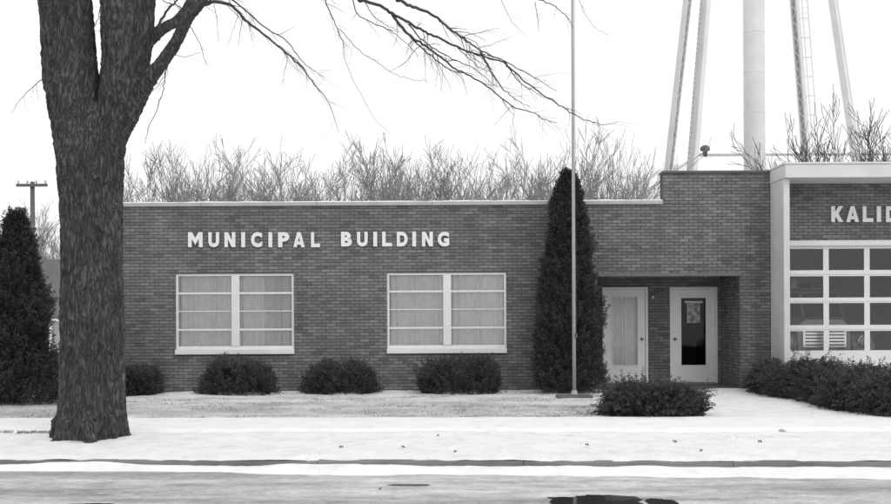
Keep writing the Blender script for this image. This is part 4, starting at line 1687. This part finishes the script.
# pipe bundle with bands on the near left leg
b_, t_, a_ = legs[2]
m = MB()
m.tube([b_ + Vector((-0.30, -0.2, 0)), t_ + Vector((-0.30, -0.2, 0))], 0.06, 6)
for i in range(1, 110):
    p = b_.lerp(t_, i / 110) + Vector((-0.30, -0.2, 0))
    m.lathe([(0.06, -0.03), (0.085, -0.02), (0.085, 0.02), (0.06, 0.03)], p, 'Z', 6)
m.build('cable_riser', M['trim'], tw)
m = MB()
m.lathe([(0.6, 29.2), (2.2, 29.9), (3.6, 31.2), (4.1, 33), (4.1, 36.5), (3.6, 38.0), (2.0, 39.1), (0.3, 39.5)], (tc.x, TWY, 0), 'Z', 48)
m.build('tank', M['tower'], tw, True)
m = MB()
m.lathe([(4.12, 32.2), (4.75, 32.2), (4.75, 32.3), (4.12, 32.3)], (tc.x, TWY, 0), 'Z', 48)
m.build('balcony', M['tower'], tw)

# snow-roofed hall behind the tower
HY0, HY1, HYR = 74.0, 96.0, 85.0
rl = P(697, 156, HYR)
zr = rl.z
el = P(628, 205, HY0)
ze = el.z
hall = empty('snowy_hall', (rl.x + 10, HY0, 0), 'large hall with snow-covered hip roof beyond the water tower', 'building')
xe0, xe1 = el.x, el.x + 44
m = MB()
m.box(xe0 + 0.6, xe1 - 0.6, HY0 + 0.6, HY1 - 0.6, -0.2, ze - 0.05)
m.build('wall', M['block'], hall)
m = MB()
m.add([(xe0, HY0, ze), (xe1, HY0, ze), (xe1, HY1, ze), (xe0, HY1, ze), (rl.x, HYR, zr), (xe1 - 8, HYR, zr),
       (xe0, HY0, ze - 0.3), (xe1, HY0, ze - 0.3), (xe1, HY1, ze - 0.3), (xe0, HY1, ze - 0.3)],
      [(0, 1, 5, 4), (1, 2, 5), (2, 3, 4, 5), (3, 0, 4), (0, 6, 7, 1), (1, 7, 8, 2), (2, 8, 9, 3), (3, 9, 6, 0), (6, 9, 8, 7)])
rf = m.build('roof', M['snow'], hall)
m = MB()
m.tube([(rl.x, HYR, zr + 0.05), (xe1 - 8, HYR, zr + 0.05)], 0.13, 6)
m.tube([(xe0, HY0, ze + 0.05), (rl.x, HYR, zr + 0.05)], 0.11, 6)
m.build('ridge_cap', M['trim'], rf)
vb = P(705, 150, HYR)
m = MB()
m.lathe([(0.2, -0.7), (0.2, -0.1), (0.40, -0.05), (0.40, 0.2), (0.15, 0.38)], vb, 'Z', 12)
m.build('roof_vent', M['trim_dark'], rf, True)

# ------------------------------------------------------------------ left background: pole, outbuilding
q = P(33, 300, 58)
up = empty('utility_pole', (q.x, 58, 0), 'dark wooden utility pole with one crossarm rising behind the evergreens', 'utility pole')
zt = Z(184.5, 58, 33)
m = MB()
m.tube([(q.x, 58, -0.2), (q.x, 58, zt + 0.15)], [0.17, 0.12], 10)
m.build('post', M['wood'], up, True)
m = MB()
m.box(X(17.5, 58, 186), X(48.5, 58, 186), 57.8, 57.88, zt - 0.14, zt + 0.02)
m.build('crossarm', M['wood'], up)
for k in range(4):
    xx = X(19.5 + k * 9, 58, 186)
    m = MB()
    m.lathe([(0.03, 0.02), (0.03, 0.08), (0.06, 0.09), (0.06, 0.16), (0.03, 0.2)], (xx, 57.84, zt), 'Z', 8)
    m.build('insulator', M['trim'], up, True)

OY = 40.0
oa, ob_ = X(-60, OY), X(96, OY)
outb = empty('outbuilding', ((oa + ob_) / 2, OY, 0), 'flat grey outbuilding with a white framed window seen past the trunk', 'building')
m = MB()
wq = rect(49.5, 66, 319, 352, OY)
for a, b, c, d in wall_cells(oa, ob_, -0.2, Z(259, OY, 55), [wq]):
    m.box(a, b, OY, OY + 0.25, c, d)
m.box(oa, ob_, OY + 0.252, OY + 7, Z(259, OY, 55) - 0.2, Z(259, OY, 55) - 0.02)
m.box(oa, oa + 0.2, OY + 0.252, OY + 7, -0.2, Z(259, OY, 55) - 0.21)
m.box(ob_ - 0.2, ob_, OY + 0.252, OY + 7, -0.2, Z(259, OY, 55) - 0.21)
m.box(oa, ob_, OY + 7.002, OY + 7.2, -0.2, Z(259, OY, 55))
m.build('wall', M['block'], outb)
m = MB()
fr = 0.09
for a, b, c, d in ((wq[0], wq[0] + fr, wq[2], wq[3]), (wq[1] - fr, wq[1], wq[2], wq[3]), (wq[0] + fr, wq[1] - fr, wq[3] - fr, wq[3]), (wq[0] + fr, wq[1] - fr, wq[2], wq[2] + 0.16)):
    m.box(a, b, OY - 0.03, OY + 0.1, c, d)
wi = m.build('window', M['white'], outb)
pane(wi, wq[0] + fr, wq[1] - fr, OY + 0.06, wq[2] + 0.16, wq[3] - fr)
m = MB()
zm_ = Z(331, OY, 56)
m.box(wq[0] + 0.02, wq[1] - 0.02, OY + 0.12, OY + 0.14, zm_, wq[3])
m.build('blind', M['white'], wi)
m = MB()
m.box(wq[0] + 0.02, wq[1] - 0.02, OY + 0.16, OY + 0.18, wq[2], zm_)
m.build('curtain', M['curtain'], wi)
